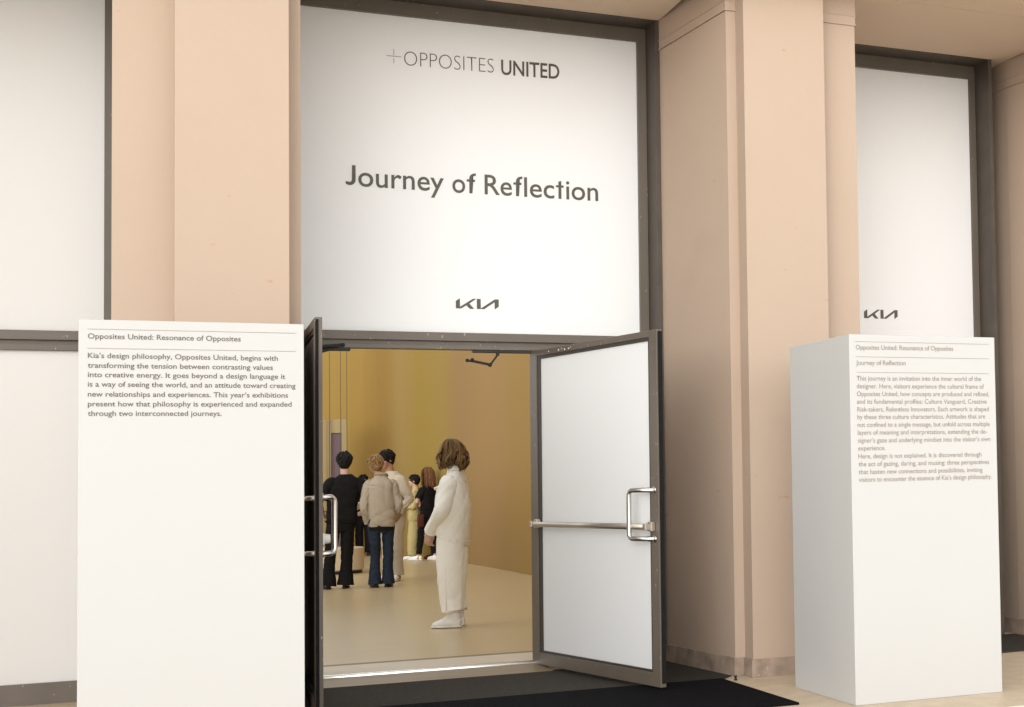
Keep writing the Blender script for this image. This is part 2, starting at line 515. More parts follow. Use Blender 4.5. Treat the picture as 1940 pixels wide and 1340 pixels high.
def lining(mb, x0, x1, ztop):
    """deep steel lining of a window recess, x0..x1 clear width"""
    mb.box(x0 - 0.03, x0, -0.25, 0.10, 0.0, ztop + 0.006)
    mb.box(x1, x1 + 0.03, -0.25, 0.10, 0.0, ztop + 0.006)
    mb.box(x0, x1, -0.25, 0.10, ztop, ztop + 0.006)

# entrance window -----------------------------------------------------
ew = empty('entrance_window', (2.0, 0, 0))
tag(ew, 'large white entrance window lettered Journey of Reflection above the open doors', 'window', 'white windows between the pillars')
def sub(x):      # world x to the window's own x
    return x - 2.0
f = MB()
bar_ring(f, sub(0.79), sub(3.172), 2.262, ZS - 0.008, 0.062, -0.03, 0.06, bottom=False, wt=0.092)
f.box(sub(3.110), sub(3.172), -0.03, 0.06, 0.0, 2.262)
f.box(sub(0.79), sub(0.840), -0.03, 0.06, 0.0, 2.262)
f.box(sub(2.352), sub(2.420), -0.03, 0.06, 0.0, 2.150)
f.box(sub(2.420), sub(3.110), -0.03, 0.06, 0.0, 0.13)
f.build('frame', M['steel'], ew)
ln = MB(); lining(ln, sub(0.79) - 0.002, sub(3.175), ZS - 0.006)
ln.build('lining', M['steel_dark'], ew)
pane = MB().box(sub(0.852), sub(3.110), 0.0, 0.012, 2.262, ZS - 0.10).build('pane', M['film'], ew)
lb = bmesh.new()
YT = -0.003
W_ = 0.007
add_text(lb, 'ourney', sub(1.2345), sub(1.7770), 3.2165, 3.2140, 0.1335, YT, W_)
add_text(lb, 'o', sub(1.8319), sub(1.9164), 3.2135, 3.2135, 0.1335, YT, W_)
add_text(lb, 'Re', sub(2.0446), sub(2.2276), 3.2140, 3.2145, 0.1335, YT, W_)
add_text(lb, 'lec', sub(2.3100), sub(2.5166), 3.2140, 3.2145, 0.1335, YT, W_)
add_text(lb, 'ion', sub(2.5984), sub(2.8235), 3.2140, 3.2150, 0.1335, YT, W_)
hand_drawn = []
for xs in (1.9433, 2.2543):      # the letter f
    f_ = [(xs, 3.2135), (xs, 3.3160)]
    f_ += [(xs + 0.040 - 0.040 * math.cos(math.radians(a)), 3.3160 + 0.0355 * math.sin(math.radians(a))) for a in range(12, 97, 12)]
    f_ += [(xs + 0.0435, 3.3350)]
    f_ += [(xs + 0.040 - 0.0195 * math.cos(math.radians(a)), 3.3160 + 0.0185 * math.sin(math.radians(a))) for a in range(84, 0, -12)]
    f_ += [(xs + 0.0205, 3.3160), (xs + 0.0205, 3.2135)]
    hand_drawn += [f_, [(xs - 0.017, 3.2925), (xs - 0.0002, 3.2925), (xs - 0.0002, 3.3080), (xs - 0.017, 3.3080)], [(xs + 0.0207, 3.2925), (xs + 0.038, 3.2925), (xs + 0.038, 3.3080), (xs + 0.0207, 3.3080)]]
xs = 2.5452                      # the letter t
hand_drawn += [[(xs, 3.2135), (xs + 0.0205, 3.2135), (xs + 0.0205, 3.3390), (xs, 3.3335)], [(xs - 0.017, 3.2925), (xs - 0.0002, 3.2925), (xs - 0.0002, 3.3080), (xs - 0.017, 3.3080)], [(xs + 0.0207, 3.2925), (xs + 0.0365, 3.2925), (xs + 0.0365, 3.3080), (xs + 0.0207, 3.3080)]]
hf = [lb.faces.new([lb.verts.new((sub(x), YT, z)) for x, z in P_]) for P_ in hand_drawn]
# the capital J sits on the baseline with a short hook
J = [(1.1965, 3.3520), (1.2185, 3.3520), (1.2185, 3.2560)]
for i in range(9):
    a = math.radians(0 - 110 * i / 8)
    J.append((1.1825 + 0.0365 * math.cos(a), 3.2560 + 0.0370 * math.sin(a)))
J += [(1.1580, 3.2260), (1.1560, 3.2440)]
for i in range(9):
    a = math.radians(-105 + 105 * i / 8)
    J.append((1.1820 + 0.0130 * math.cos(a), 3.2540 + 0.0135 * math.sin(a)))
jv = [lb.verts.new((sub(x), YT, z)) for x, z in J]
jf = lb.faces.new(jv)
me = bpy.data.meshes.new('lettering'); bmesh.ops.triangulate(lb, faces=[jf] + hf); lb.to_mesh(me); lb.free()
link('lettering', me, M['ink_dark'], pane)
lb = bmesh.new()
add_text(lb, 'OPPOSITES', sub(1.5262), sub(2.1120), 4.0455, 4.0525, 0.1000, YT, -0.022)
me = bpy.data.meshes.new('lettering'); lb.to_mesh(me); lb.free()
link('lettering', me, M['ink_fine'], pane)
lb = bmesh.new()
add_text(lb, 'UNITED', sub(2.1615), sub(2.5605), 4.0490, 4.0560, 0.1000, YT, 0.014)
me = bpy.data.meshes.new('lettering'); lb.to_mesh(me); lb.free()
link('lettering', me, M['ink_dark'], pane)
pl = MB()
pl.box(sub(1.4148), sub(1.5078), -0.004, -0.002, 4.0995, 4.1022)
pl.box(sub(1.4600), sub(1.4625), -0.004, -0.002, 4.0530, 4.0900)
pl.box(sub(1.4600), sub(1.4625), -0.004, -0.002, 4.1080, 4.1495)
pl.build('plus_mark', M['ink_fine'], pane)
lg = MB(); logo_plate(lg, -2.0, 0.0, 0.0); lg.build('logo', M['ink_dark'], pane)
tr = MB()
tr.box(sub(0.840), sub(3.110), -0.045, 0.06, 2.205, 2.262, 0.003)
tr.box(sub(0.840), sub(3.110), -0.015, 0.06, 2.178, 2.205)
tr.box(sub(0.840), sub(3.110), -0.035, 0.06, 2.150, 2.178, 0.002)
tr.build('transom', M['steel'], ew)
MB().box(sub(2.420), sub(3.110), 0.0, 0.012, 0.13, 2.150).build('side_pane', M['film'], ew)

def rod(mb, a, b, r, n=10):
    mb.tube([a, b], [r, r], n=n)
# door closers left hanging from the transom
dc = MB()
dc.box(sub(1.955), sub(2.345), -0.03, 0.02, 2.132, 2.149, 0.002)
dc.build('door_closer', M['black'], ew)
dc = MB()
rod(dc, (sub(2.118), -0.02, 2.149), (sub(2.118), -0.02, 2.113), 0.012)
rod(dc, (sub(2.118), -0.02, 2.118), (sub(2.070), -0.02, 2.052), 0.0065)
dc.ball((sub(2.067), -0.02, 2.050), (0.014, 0.014, 0.014))
rod(dc, (sub(2.067), -0.02, 2.052), (sub(1.965), -0.02, 2.072), 0.009)
rod(dc, (sub(1.965), -0.02, 2.072), (sub(1.925), -0.02, 2.077), 0.008)
dc.ball((sub(1.918), -0.02, 2.078), (0.013, 0.012, 0.012))
dc.ball((sub(1.950), -0.03, 2.084), (0.012, 0.012, 0.010))
dc.build('closer_arm', M['black'], ew)
dc = MB()
dc.box(sub(0.95), sub(1.18), -0.03, 0.02, 2.130, 2.149, 0.002)
dc.build('door_closer', M['black'], ew)
dc = MB()
rod(dc, (sub(1.12), -0.045, 2.165), (sub(1.00), -0.10, 2.150), 0.010)
rod(dc, (sub(1.06), -0.05, 2.140), (sub(1.00), -0.07, 2.120), 0.011)
dc.ball((sub(1.13), -0.045, 2.166), (0.016, 0.014, 0.012))
dc.ball((sub(1.055), -0.05, 2.143), (0.016, 0.014, 0.014))
dc.build('closer_arm', M['black'], ew)

# side windows ----------------------------------------------------------
def side_window(x0, x1, xc, label, logo, film):
    w = empty('shop_window', (xc, 0, 0))
    tag(w, label, 'window', 'white windows between the pillars')
    a, b = x0 - xc, x1 - xc
    f = MB()
    bar_ring(f, a - 0.045, b + 0.045, 0.0, ZS - 0.008, 0.045, -0.03, 0.06, bottom=False, wt=0.098)
    f.box(a, b, -0.03, 0.06, 0.0, 0.125)
    f.box(a, b, -0.045, 0.06, 2.165, 2.222, 0.003)
    f.box(a, b, -0.012, 0.06, 2.140, 2.165)
    f.box(a, b, -0.032, 0.06, 2.104, 2.140, 0.002)
    f.build('frame', M['steel'], w)
    ln = MB(); lining(ln, a - 0.047, b + 0.047, ZS - 0.006)
    ln.build('lining', M['steel_dark'], w)
    up = MB().box(a, b, 0.0, 0.012, 2.222, ZS - 0.106).build('pane', film, w)
    MB().box(a, b, 0.0, 0.012, 0.125, 2.104).build('pane', film, w)
    if logo:
        lg = MB(); logo_plate(lg, logo[0] - xc, logo[1], 0.0); lg.build('logo', M['ink_dark'], up)
    return w
side_window(4.19, 5.800, 4.997, 'narrow white window with a small black logo behind the right plinth', (3.0065, 0.0142), M['film_side'])
side_window(-1.80, -0.231, -1.0, 'white window at the left end, crossed by a dark steel rail', None, M['film_left'])

# ------------------------------------------------------------------ doors
def door(label, hinge, free, z0, z1, lock):
    h, e = Vector((*hinge, 0)), Vector((*free, 0))
    d = e - h
    L = d.length
    root = empty('glass_door', (h.x, h.y, 0), math.atan2(d.y, d.x))
    tag(root, label, 'door', 'pair of open entrance doors')
    # local x runs from hinge to free edge; faces at local y = 0 and t
    return root, L
T = 0.038
def leaf(root, L, z0, z1, sl, sr, zb, zt, inner):
    """inner: +1 when the white-film side is local -y, -1 when it is +y"""
    f = MB()
    f.box(0, sl, 0, T, z0, z1, 0.002)
    f.box(L - sr, L, 0, T, z0, z1, 0.002)
    f.box(sl, L - sr, 0, T, zt, z1, 0.002)
    f.box(sl, L - sr, 0, T, z0, zb, 0.002)
    f.build('frame', M['steel'], root)
    b = MB()
    y0, y1 = 0.006, T - 0.006
    b.box(sl, sl + 0.05, y0, y1, zb, zt)
    b.box(L - sr - 0.022, L - sr, y0, y1, zb, zt)
    b.box(sl + 0.05, L - sr - 0.022, y0, y1, zt - 0.022, zt)
    b.box(sl + 0.05, L - sr - 0.022, y0, y1, zb, zb + 0.016)
    b.build('glazing_bead', M['bead'], root)
    a, c, lo, hi = sl + 0.05, L - sr - 0.022, zb + 0.016, zt - 0.022
    if inner > 0:
        MB().box(a, c, 0.012, 0.024, lo, hi).build('white_panel', M['film'], root)
    else:
        MB().box(a, c, T - 0.018, T - 0.012, lo, hi).build('white_panel', M['film'], root)
        MB().box(a, c, T - 0.024, T - 0.019, lo, hi).build('dark_glass', M['glass_dark'], root)

def pull(root, x, zt, zb, y0, dirn, out, back, r=0.0148, name='pull_handle'):
    """D-shaped pull: two legs leave the face at x and lean back towards the hinge"""
    y1 = y0 + dirn * out
    pts, R = [], 0.03
    A, B = Vector((x, y0, zt)), Vector((x - back, y1, zt))
    C, D = Vector((x - back, y1, zb)), Vector((x, y0, zb))
    pts.append(A)
    ab = (B - A).normalized()
    for k in range(6):
        a = math.radians(90 * k / 5)
        pts.append(B - ab * (R * (1 - math.sin(a))) * 1.0 + Vector((0, 0, -R * (1 - math.cos(a)))))
    for k in range(6):
        a = math.radians(90 * k / 5)
        pts.append(C - ab * (R * (1 - math.cos(a))) + Vector((0, 0, R * (1 - math.sin(a)))))
    pts.append(D)
    m = MB().tube(pts, [r] * len(pts), n=14, side=(0.13, 0.9, 0.02))
    m.tube([A - Vector((0, dirn * 0.001, 0)), A + Vector((0, dirn * 0.006, 0))], [r * 1.5, r * 1.4], n=14)
    m.tube([D - Vector((0, dirn * 0.001, 0)), D + Vector((0, dirn * 0.006, 0))], [r * 1.5, r * 1.4], n=14)
    return m.build(name, M['chrome'], root, True)

# right leaf: its white inner side faces the viewer (local -y is the +... side away)
rd, L = door('right entrance door standing open, white panel with steel push bar and looped handle', (2.335, -0.010), (2.700, -1.752), 0.026, 2.146, False)
# local y axis of this leaf points to +x side (away from viewer); the viewer sees local y = 0
leaf(rd, L, 0.026, 2.146, 0.105, 0.092, 0.107, 2.106, 1)
bs = MB()
bs.box(L + 0.0, L + 0.010, 0.010, T - 0.004, 0.05, 2.135)
bs.build('brush_seal', M['brush'], rd)
pull(rd, L - 0.046, 1.190, 0.900, 0.0, -1, 0.072, 0.185)
for z in (1.190, 0.900):
    b = MB(); b.tube([(L - 0.03, T, z), (L - 0.03, T + 0.012, z)], [0.013, 0.010], n=12)
    b.build('bolt', M['chrome'], rd, True)
pb = MB()
pb.tube([(0.140, -0.052, 0.970), (L - 0.075, -0.052, 0.973)], [(0.018, 0.012)] * 2, n=14, side=(0, 1, 0))
pb.build('push_bar', M['bar'], rd, True)
for x in (0.128, L - 0.062):
    b = MB()
    b.box(x - 0.022, x + 0.022, -0.030, -0.001, 0.945, 1.002, 0.003)
    b.box(x - 0.016, x + 0.016, -0.066, -0.030, 0.953, 0.992, 0.003)
    b.build('bar_bracket', M['bar'], rd)
sc = MB()
for x, z, r in ((0.30, 2.123, 0.006), (0.45, 2.122, 0.008), (0.50, 2.128, 0.006), (0.54, 2.120, 0.009), (0.60, 2.121, 0.009), (0.63, 2.128, 0.006)):
    sc.tube([(x, 0.0, z), (x, -0.003, z)], [r, r * 0.8], n=10)
sc.build('screw', M['bar'], rd)

ld, L2 = door('left entrance door standing open, seen nearly edge-on beside the left plinth', (0.846, -0.010), (0.808, -1.752), 0.026, 2.170, True)
leaf(ld, L2, 0.026, 2.168, 0.105, 0.092, 0.107, 2.118, -1)
bs = MB()
bs.box(L2, L2 + 0.010, 0.002, 0.018, 0.05, 2.155)
bs.build('brush_seal', M['brush'], ld)
pull(ld, L2 - 0.046, 1.195, 0.889, T, 1, 0.066, 0.05)
pull(ld, L2 - 0.046, 1.190, 0.892, 0.0, -1, 0.075, 0.10)
lk = MB()
lk.box(L2 - 0.075, L2 - 0.02, T, T + 0.008, 0.94, 1.0, 0.002)
lk.tube([(L2 - 0.045, T + 0.006, 0.970), (L2 - 0.045, T + 0.040, 0.970)], [(0.02, 0.028), (0.018, 0.024)], n=18, side=(0, 0, 1))
lk.build('lock_knob', M['plastic'], ld)

# ------------------------------------------------------------------ threshold and mats
th = empty('threshold', (1.6, 0, 0))
tag(th, 'worn brass ramp and shiny metal strip across the doorway', 'threshold')
ra = MB()
ra.bm.faces.new([ra.bm.verts.new(p) for p in ((-0.74, -0.33, 0.004), (0.80, -0.33, 0.004), (0.80, -0.05, 0.030), (-0.74, -0.05, 0.030))])
for pts in (((-0.74, -0.33, 0.004), (-0.74, -0.05, 0.030), (-0.74, -0.05, 0.001), (-0.74, -0.33, 0.001)), ((0.80, -0.33, 0.004), (0.80, -0.33, 0.001), (0.80, -0.05, 0.001), (0.80, -0.05, 0.030)), ((-0.74, -0.33, 0.001), (0.80, -0.33, 0.001), (0.80, -0.33, 0.004), (-0.74, -0.33, 0.004))):
    ra.bm.faces.new([ra.bm.verts.new(p) for p in pts])
ra.build('ramp', M['brass'], th)
MB().box(-0.736, 0.748, -0.05, 0.02, 0.001, 0.046, 0.008).build('metal_nosing', M['alu'], th, True)
MB().box(-0.78, 0.86, 0.02, 0.555, 0.001, 0.040).build('cream_strip', M['strip'], th)
MB().box(-0.78, 0.86, 0.555, 0.645, 0.001, 0.0405).build('dark_joint', M['groove'], th)

def floor_mat(pts, z, mat, label):
    o = MB().prism(pts, 0.0005, z).build('floor_mat', mat)
    tag(o, label, 'mat', 'entrance mats')
floor_mat([(0.80, -1.445), (3.188, -1.445), (3.300, -1.30), (3.19, -0.27), (0.80, -0.27)], 0.0035, M['mat_grey'], 'grey carpet mat in the entrance recess reaching under the right door')
floor_mat([(0.70, -2.7), (3.193, -2.7), (3.182, -1.452), (0.70, -1.452)], 0.013, M['mat_black'], 'black carpet mat in front of the grey one, its corner showing by the right plinth')
floor_mat([(4.30, -1.27), (5.52, -1.27), (5.95, -1.23), (5.95, -0.27), (4.30, -0.27)], 0.010, M['mat_grey'], 'dark grey mat before the right window, mostly hidden by the right plinth')
ds = MB()
ds.lathe([(0.011, 0.0), (0.011, 0.006), (0.007, 0.008), (0.007, 0.018), (0.010, 0.020), (0.010, 0.030)], (3.250, -1.51, 0.0), 16)
ds = ds.build('door_stop', M['black'], None, True)
tag(ds, 'tiny black door stop on the paving at the corner of the right pillar', 'door stop')

# ------------------------------------------------------------------ plinths with wall text
def plinth(x0, x1, y0, y1, h, label):
    root = empty('info_plinth', ((x0 + x1) / 2, (y0 + y1) / 2, 0))
    tag(root, label, 'plinth', 'white information plinths')
    cx, cy = root.location.x, root.location.y
    MB().box(x0 - cx, x1 - cx, y0 - cy, y1 - cy, 0.0005, h, 0.0025).build('body', M['white'], root)
    return root

def board_text(root, y, lines, rules, mat, rule_mat, cap, off, heads):
    cx, cy = root.location.x, root.location.y
    for name, part in [('heading', [q]) for q in lines[:heads]] + [('paragraph', lines[heads:])]:
        bm = bmesh.new()
        for s, x0, x1, z0, z1 in part:
            add_text(bm, s, x0 - cx, x1 - cx, z0, z1, cap, y - cy - 0.0015, off)
        me = bpy.data.meshes.new(name); bm.to_mesh(me); bm.free()
        link(name, me, mat, root)
    for x0, x1, z in rules:
        MB().box(x0 - cx, x1 - cx, y - cy - 0.0015, y - cy - 0.0005, z - 0.0009, z + 0.0009).build('ruled_line', rule_mat, root)

pL = plinth(-0.2705, 0.6650, -2.80, -1.92, 2.0235, 'left white plinth with seven lines of dark text, standing against the open left door')
board_text(pL, -2.80, [
    ('Opposites United: Resonance of Opposites', -0.2338, 0.3917, 1.9374, 1.9364),
    ('Kia\u2019s design philosophy, Opposites United, begins with', -0.2335, 0.5511, 1.8503, 1.8479),
    ('transforming the tension between contrasting values', -0.2334, 0.5292, 1.8062, 1.8048),
    ('into creative energy. It goes beyond a design language it', -0.2332, 0.5832, 1.7644, 1.7623),
    ('is a way of seeing the world, and an attitude toward creating', -0.2331, 0.6281, 1.7214, 1.7194),
    ('new relationships and experiences. This year\u2019s exhibitions', -0.2330, 0.5950, 1.6769, 1.6747),
    ('present how that philosophy is experienced and expanded', -0.2328, 0.6106, 1.6330, 1.6318),
    ('through two interconnected journeys.', -0.2327, 0.3105, 1.5901, 1.5889)],
    [(-0.2349, 0.6297, 1.9800), (-0.2356, 0.6306, 1.8935)], M['ink_grey'], M['ink_taupe'], 0.0228, 0.011, 1)
pR = plinth(3.434, 4.348, -2.923, -2.042, 2.0265, 'right white plinth with two headings and fourteen lines of pale text')
zz = lambda a, b: (a + b) / 2
board_text(pR, -2.923, [
    ('Opposites United: Resonance of Opposites', 3.4733, 4.0779, 1.9425, 1.9450),
    ('Journey of Reflection', 3.4729, 3.7767, 1.8573, 1.8590),
    ('This journey is an invitation into the inner world of the', 3.4746, 4.2545, 1.7712, 1.7744),
    ('designer. Here, visitors experience the cultural frame of', 3.4737, 4.2720, 1.7283, 1.7306),
    ('Opposites United, how concepts are produced and refined,', 3.4741, 4.3046, 1.6855, 1.6874),
    ('and its fundamental profiles: Culture Vanguard, Creative', 3.4739, 4.2870, 1.6431, 1.6448),
    ('Risk-takers, Relentless Innovators. Each artwork is shaped', 3.4744, 4.3008, 1.6002, 1.6018),
    ('by these three culture characteristics. Attitudes that are', 3.4749, 4.2750, 1.5587, 1.5602),
    ('not confined to a single message, but unfold across multiple', 3.4747, 4.3038, 1.5157, 1.5162),
    ('layers of meaning and interpretations, extending the de-', 3.4752, 4.2862, 1.4730, 1.4732),
    ('signer\u2019s gaze and underlying mindset into the visitor\u2019s own', 3.4756, 4.3052, 1.4294, 1.4302),
    ('experience.', 3.4754, 3.6408, 1.3866, 1.3868),
    ('Here, design is not explained. It is discovered through', 3.4759, 4.2455, 1.3427, 1.3429),
    ('the act of gazing, daring, and musing: three perspectives', 3.4764, 4.2943, 1.2995, 1.2997),
    ('that hasten new connections and possibilities, inviting', 3.4761, 4.2506, 1.2565, 1.2553),
    ('visitors to encounter the essence of Kia\u2019s design philosophy.', 3.4766, 4.3093, 1.2140, 1.2157)],
    [(3.4708, 4.3087, 1.9863), (3.4739, 4.3087, 1.9027), (3.4742, 4.3080, 1.8171)], M['ink_taupe'], M['ink_taupe'], 0.0255, 0.007, 2)

# ------------------------------------------------------------------ room behind the doors
ZF = 0.04
fl = MB().box(-2.4, 6.4, 0.645, 21.0, 0.001, ZF).build('room_floor', M['room_floor'])
tag(fl, kind='structure')
path = [(4.66, 0.36), (4.66, 3.0), (4.56, 8.0), (4.47, 10.0)]
for k in range(1, 15):
    t = k / 14
    p0, p1, p2 = Vector((4.47, 10.0)), Vector((4.36, 19.4)), Vector((2.6, 19.6))
    path.append(tuple(p0 * (1 - t) ** 2 + p1 * 2 * t * (1 - t) + p2 * t * t))
path += [(0.5, 19.6), (-2.3, 19.6)]
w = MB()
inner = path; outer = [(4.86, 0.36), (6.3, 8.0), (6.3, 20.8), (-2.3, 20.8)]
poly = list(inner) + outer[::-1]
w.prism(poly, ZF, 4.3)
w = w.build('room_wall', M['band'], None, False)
tag(w, 'curved room wall with soft bands of olive, gold and mauve light put into its colour', 'wall', None, 'structure')
lw_ = MB().box(-2.5, -2.3, 0.36, 20.8, ZF, 1.7).build('side_wall', M['room_plain'])
tag(lw_, kind='structure')
fw = MB()
fw.box(-2.5, -1.9, 0.1, 0.36, 0, 5.0); fw.box(-0.12, 0.79, 0.3, 0.36, 0, 5.0); fw.box(3.2, 4.14, 0.3, 0.36, 0, 5.0); fw.box(5.99, 6.9, 0.3, 0.36, 0, 5.0)
fw.box(-2.0, 6.4, 0.36, 0.5, 4.48, 4.7); fw.box(4.87, 6.4, 0.36, 0.5, 0, 4.48);
fw = fw.build('front_wall', M['room_plain']); tag(fw, kind='structure')
# roof omitted and side wall kept low so the sky lights the room
# narrow booth with wires, iridescent strip and the round plinth
bo = empty('display_booth', (2.90, 17.6, ZF))
tag(bo, 'tall narrow tan booth with a mauve panel behind the man in black', 'booth')
b = MB()
b.box(-0.165, -0.085, 0, 0.5, 0, 2.36, 0.004); b.box(0.085, 0.165, 0, 0.5, 0, 2.36, 0.004); b.box(-0.085, 0.085, 0, 0.5, 2.13, 2.36, 0.004)
b.build('frame', mottled('booth_tan', (0.38, 0.29, 0.15), scale=2, amount=0.6, rough=0.6), bo)
b = MB(); b.box(-0.085, 0.085, 0.03, 0.06, 0.0, 2.13)
b.build('panel', mottled('booth_mauve', (0.155, 0.105, 0.125), scale=1.5, amount=0.7, rough=0.4), bo)
for x, lab in ((2.782, 'leftmost of the three thin wires hanging above the booth'), (2.957, 'middle one of the three thin wires hanging above the booth'), (3.058, 'rightmost of the three thin wires hanging above the booth')):
    m = MB(); m.tube([(x, 17.5, 0.06), (x, 17.5, 4.3)], [0.006, 0.006], n=8)
    m = m.build('hanging_wire', mottled('wire', (0.10, 0.085, 0.04), scale=3, amount=0.5, rough=0.4), None, True)
    tag(m, lab, 'wire', 'wires hanging in the room')
m, t, p = new_mat('iridescent_film')
g = t.nodes.new('ShaderNodeNewGeometry'); s_ = t.nodes.new('ShaderNodeSeparateXYZ'); t.links.new(g.outputs['Position'], s_.inputs[0])
mt = t.nodes.new('ShaderNodeMath'); mt.operation = 'SINE'
m2 = t.nodes.new('ShaderNodeMath'); m2.operation = 'MULTIPLY'; m2.inputs[1].default_value = 7.5
t.links.new(s_.outputs['Z'], m2.inputs[0]); t.links.new(m2.outputs[0], mt.inputs[0])
rr = t.nodes.new('ShaderNodeMapRange'); rr.inputs['From Min'].default_value = -1; t.links.new(mt.outputs[0], rr.inputs['Value'])
r_ = t.nodes.new('ShaderNodeValToRGB'); r_.color_ramp.elements[0].color = (0.20, 0.20, 0.06, 1); r_.color_ramp.elements[1].color = (0.12, 0.24, 0.16, 1)
t.links.new(rr.outputs[0], r_.inputs['Fac']); t.links.new(r_.outputs[0], p.inputs['Base Color'])
p.inputs['Roughness'].default_value = 0.25
o = MB().box(2.52, 2.635, 17.3, 17.32, ZF, 2.9).build('iridescent_panel', m)
tag(o, 'thin green and gold iridescent panel at the left door edge', 'panel')
dr = empty('round_plinth', (2.36, 12.5, ZF))
tag(dr, 'low round tan plinth on a dark base behind the man in black', 'plinth')
m = MB(); m.lathe([(0.36, 0.045), (0.375, 0.06), (0.375, 0.345), (0.36, 0.36)], (0, 0, 0), 64); m.build('drum', mottled('plinth_tan', (0.56, 0.45, 0.31), scale=3, amount=0.7, rough=0.5), dr)
m = MB(); m.lathe([(0.35, 0.0), (0.35, 0.045)], (0, 0, 0), 48); m.build('base', M['black'], dr)

# ------------------------------------------------------------------ people
def hand(mb, wrist, d, palm_in, curl=0.7, right=False, k=1.0):
    """palm and five fingers continuing from the wrist along d; palm_in is the direction the palm faces"""
    d = Vector(d).normalized(); n = Vector(palm_in); n = (n - d * n.dot(d)).normalized()
    s = d.cross(n) * (1 if right else -1)          # towards the thumb
    w = Vector(wrist)
    c = w + d * 0.05 * k
    mb.tube([w - d * 0.02, w + d * 0.02 * k, c, w + d * 0.095 * k], [(0.022, 0.026), (0.018, 0.032), (0.017, 0.041), (0.014, 0.038)], n=12, side=s)
    lens = (0.062, 0.072, 0.068, 0.054)
    for i, ln_ in enumerate(lens):
        o = s * (0.029 - 0.019 * i)
        p = w + d * 0.088 * k + o
        a = 0.0
        pts = [p]
        for j, fr in enumerate((0.45, 0.32, 0.23)):
            a += curl * (0.55 + 0.12 * i) * (0.8 if j == 0 else 1.0)
            pts.append(pts[-1] + (d * math.cos(a) + n * math.sin(a)) * ln_ * fr * 1.15)
        mb.tube(pts, [0.0098, 0.0092, 0.0085, 0.0068], n=8, side=s)
    p = w + d * 0.03 * k + s * 0.028
    t1 = p + (d * 0.55 + s * 0.7 + n * 0.35).normalized() * 0.036
    t2 = t1 + (d * 0.85 + s * 0.1 + n * 0.5).normalized() * 0.03
    t3 = t2 + (d * 0.85 - s * 0.1 + n * 0.5).normalized() * 0.022
    mb.tube([p - s * 0.012, p, t1, t2, t3], [0.013, 0.0135, 0.0115, 0.010, 0.0075], n=8, side=n)

def smooth_path(vals, steps):
    """Catmull-Rom through rows of numbers"""
    v = np.array(vals, float)
    v = np.vstack([2 * v[0] - v[1], v, 2 * v[-1] - v[-2]])
    out = []
    for a in range(1, len(v) - 2):
        p0, p1, p2, p3 = v[a - 1], v[a], v[a + 1], v[a + 2]
        m1, m2 = (p2 - p0) * 0.42, (p3 - p1) * 0.42
        for t in np.linspace(0, 1, steps, endpoint=False):
            h = (2 * t**3 - 3 * t**2 + 1, t**3 - 2 * t**2 + t, -2 * t**3 + 3 * t**2, t**3 - t**2)
            out.append(h[0] * p1 + h[1] * m1 + h[2] * p2 + h[3] * m2)
    out.append(v[-2])
    return np.array(out)

def cloth_grid(name, P, mat, parent, fold, kdir, seed, lip=True, calm=None):
    """grid of points (rows run down the garment) with pressed-in creases, an inner lip at the hem and soft waves"""
    rows, n = P.shape[:2]
    du = np.roll(P, -1, 1) - np.roll(P, 1, 1)
    dv = np.gradient(P, axis=0)
    N = np.cross(du, dv); N /= np.linalg.norm(N, axis=2, keepdims=True) + 1e-9
    C = P.mean(1, keepdims=True)
    flip = np.sign(((P - C) * N).sum(2).mean()); N = N * (flip if flip else 1)
    rs = np.random.default_rng(int(seed * 10) + 3)
    d = np.zeros(P.shape[:2])
    kd = np.array(kdir, float)
    for m in range(5):
        k = kd * rs.uniform(0.6, 1.5, 3) * rs.choice([-1, 1], 3)
        w = np.sin(P @ k + rs.uniform(0, 6.28) + 1.5 * np.sin(P @ (kd[[2, 0, 1]] * rs.uniform(0.3, 0.7)) + rs.uniform(0, 6)))
        mask = 0.5 + 0.5 * np.sin(P @ (kd * rs.uniform(0.2, 0.45, 3)) + rs.uniform(0, 6.28))
        d -= mask * (1 - np.abs(w)) ** 3 * 0.9
        d += 0.30 * np.sin(P @ (k * 0.55) + rs.uniform(0, 6))
    if calm is not None:
        d *= calm[:, None]
    Q = P + N * (d * fold)[..., None]
    if lip:
        inw = C - P; inw[..., 2] = 0
        inw /= np.linalg.norm(inw, axis=2, keepdims=True) + 1e-9
        e = Q[-1:] + inw[-1:] * 0.006
        up = (P[-4:-3] - P[-1:]); up /= np.linalg.norm(up, axis=2, keepdims=True) + 1e-9
        Q = np.concatenate([Q, Q[-1:] + inw[-1:] * 0.0012 - up * 0.001, e, e + up * 0.05], 0)
    rows = len(Q)
    idx = np.arange(rows * n).reshape(rows, n)
    a, b = idx[:-1], idx[1:]
    F = np.stack([a, np.roll(a, -1, 1), np.roll(b, -1, 1), b], -1).reshape(-1, 4)
    me = bpy.data.meshes.new(name)
    me.from_pydata(Q.reshape(-1, 3).tolist(), [], F.tolist())
    bm = bmesh.new(); bm.from_mesh(me)
    bmesh.ops.recalc_face_normals(bm, faces=list(bm.faces))
    bm.to_mesh(me); bm.free()
    o = link(name, me, mat, parent, True)
    return o

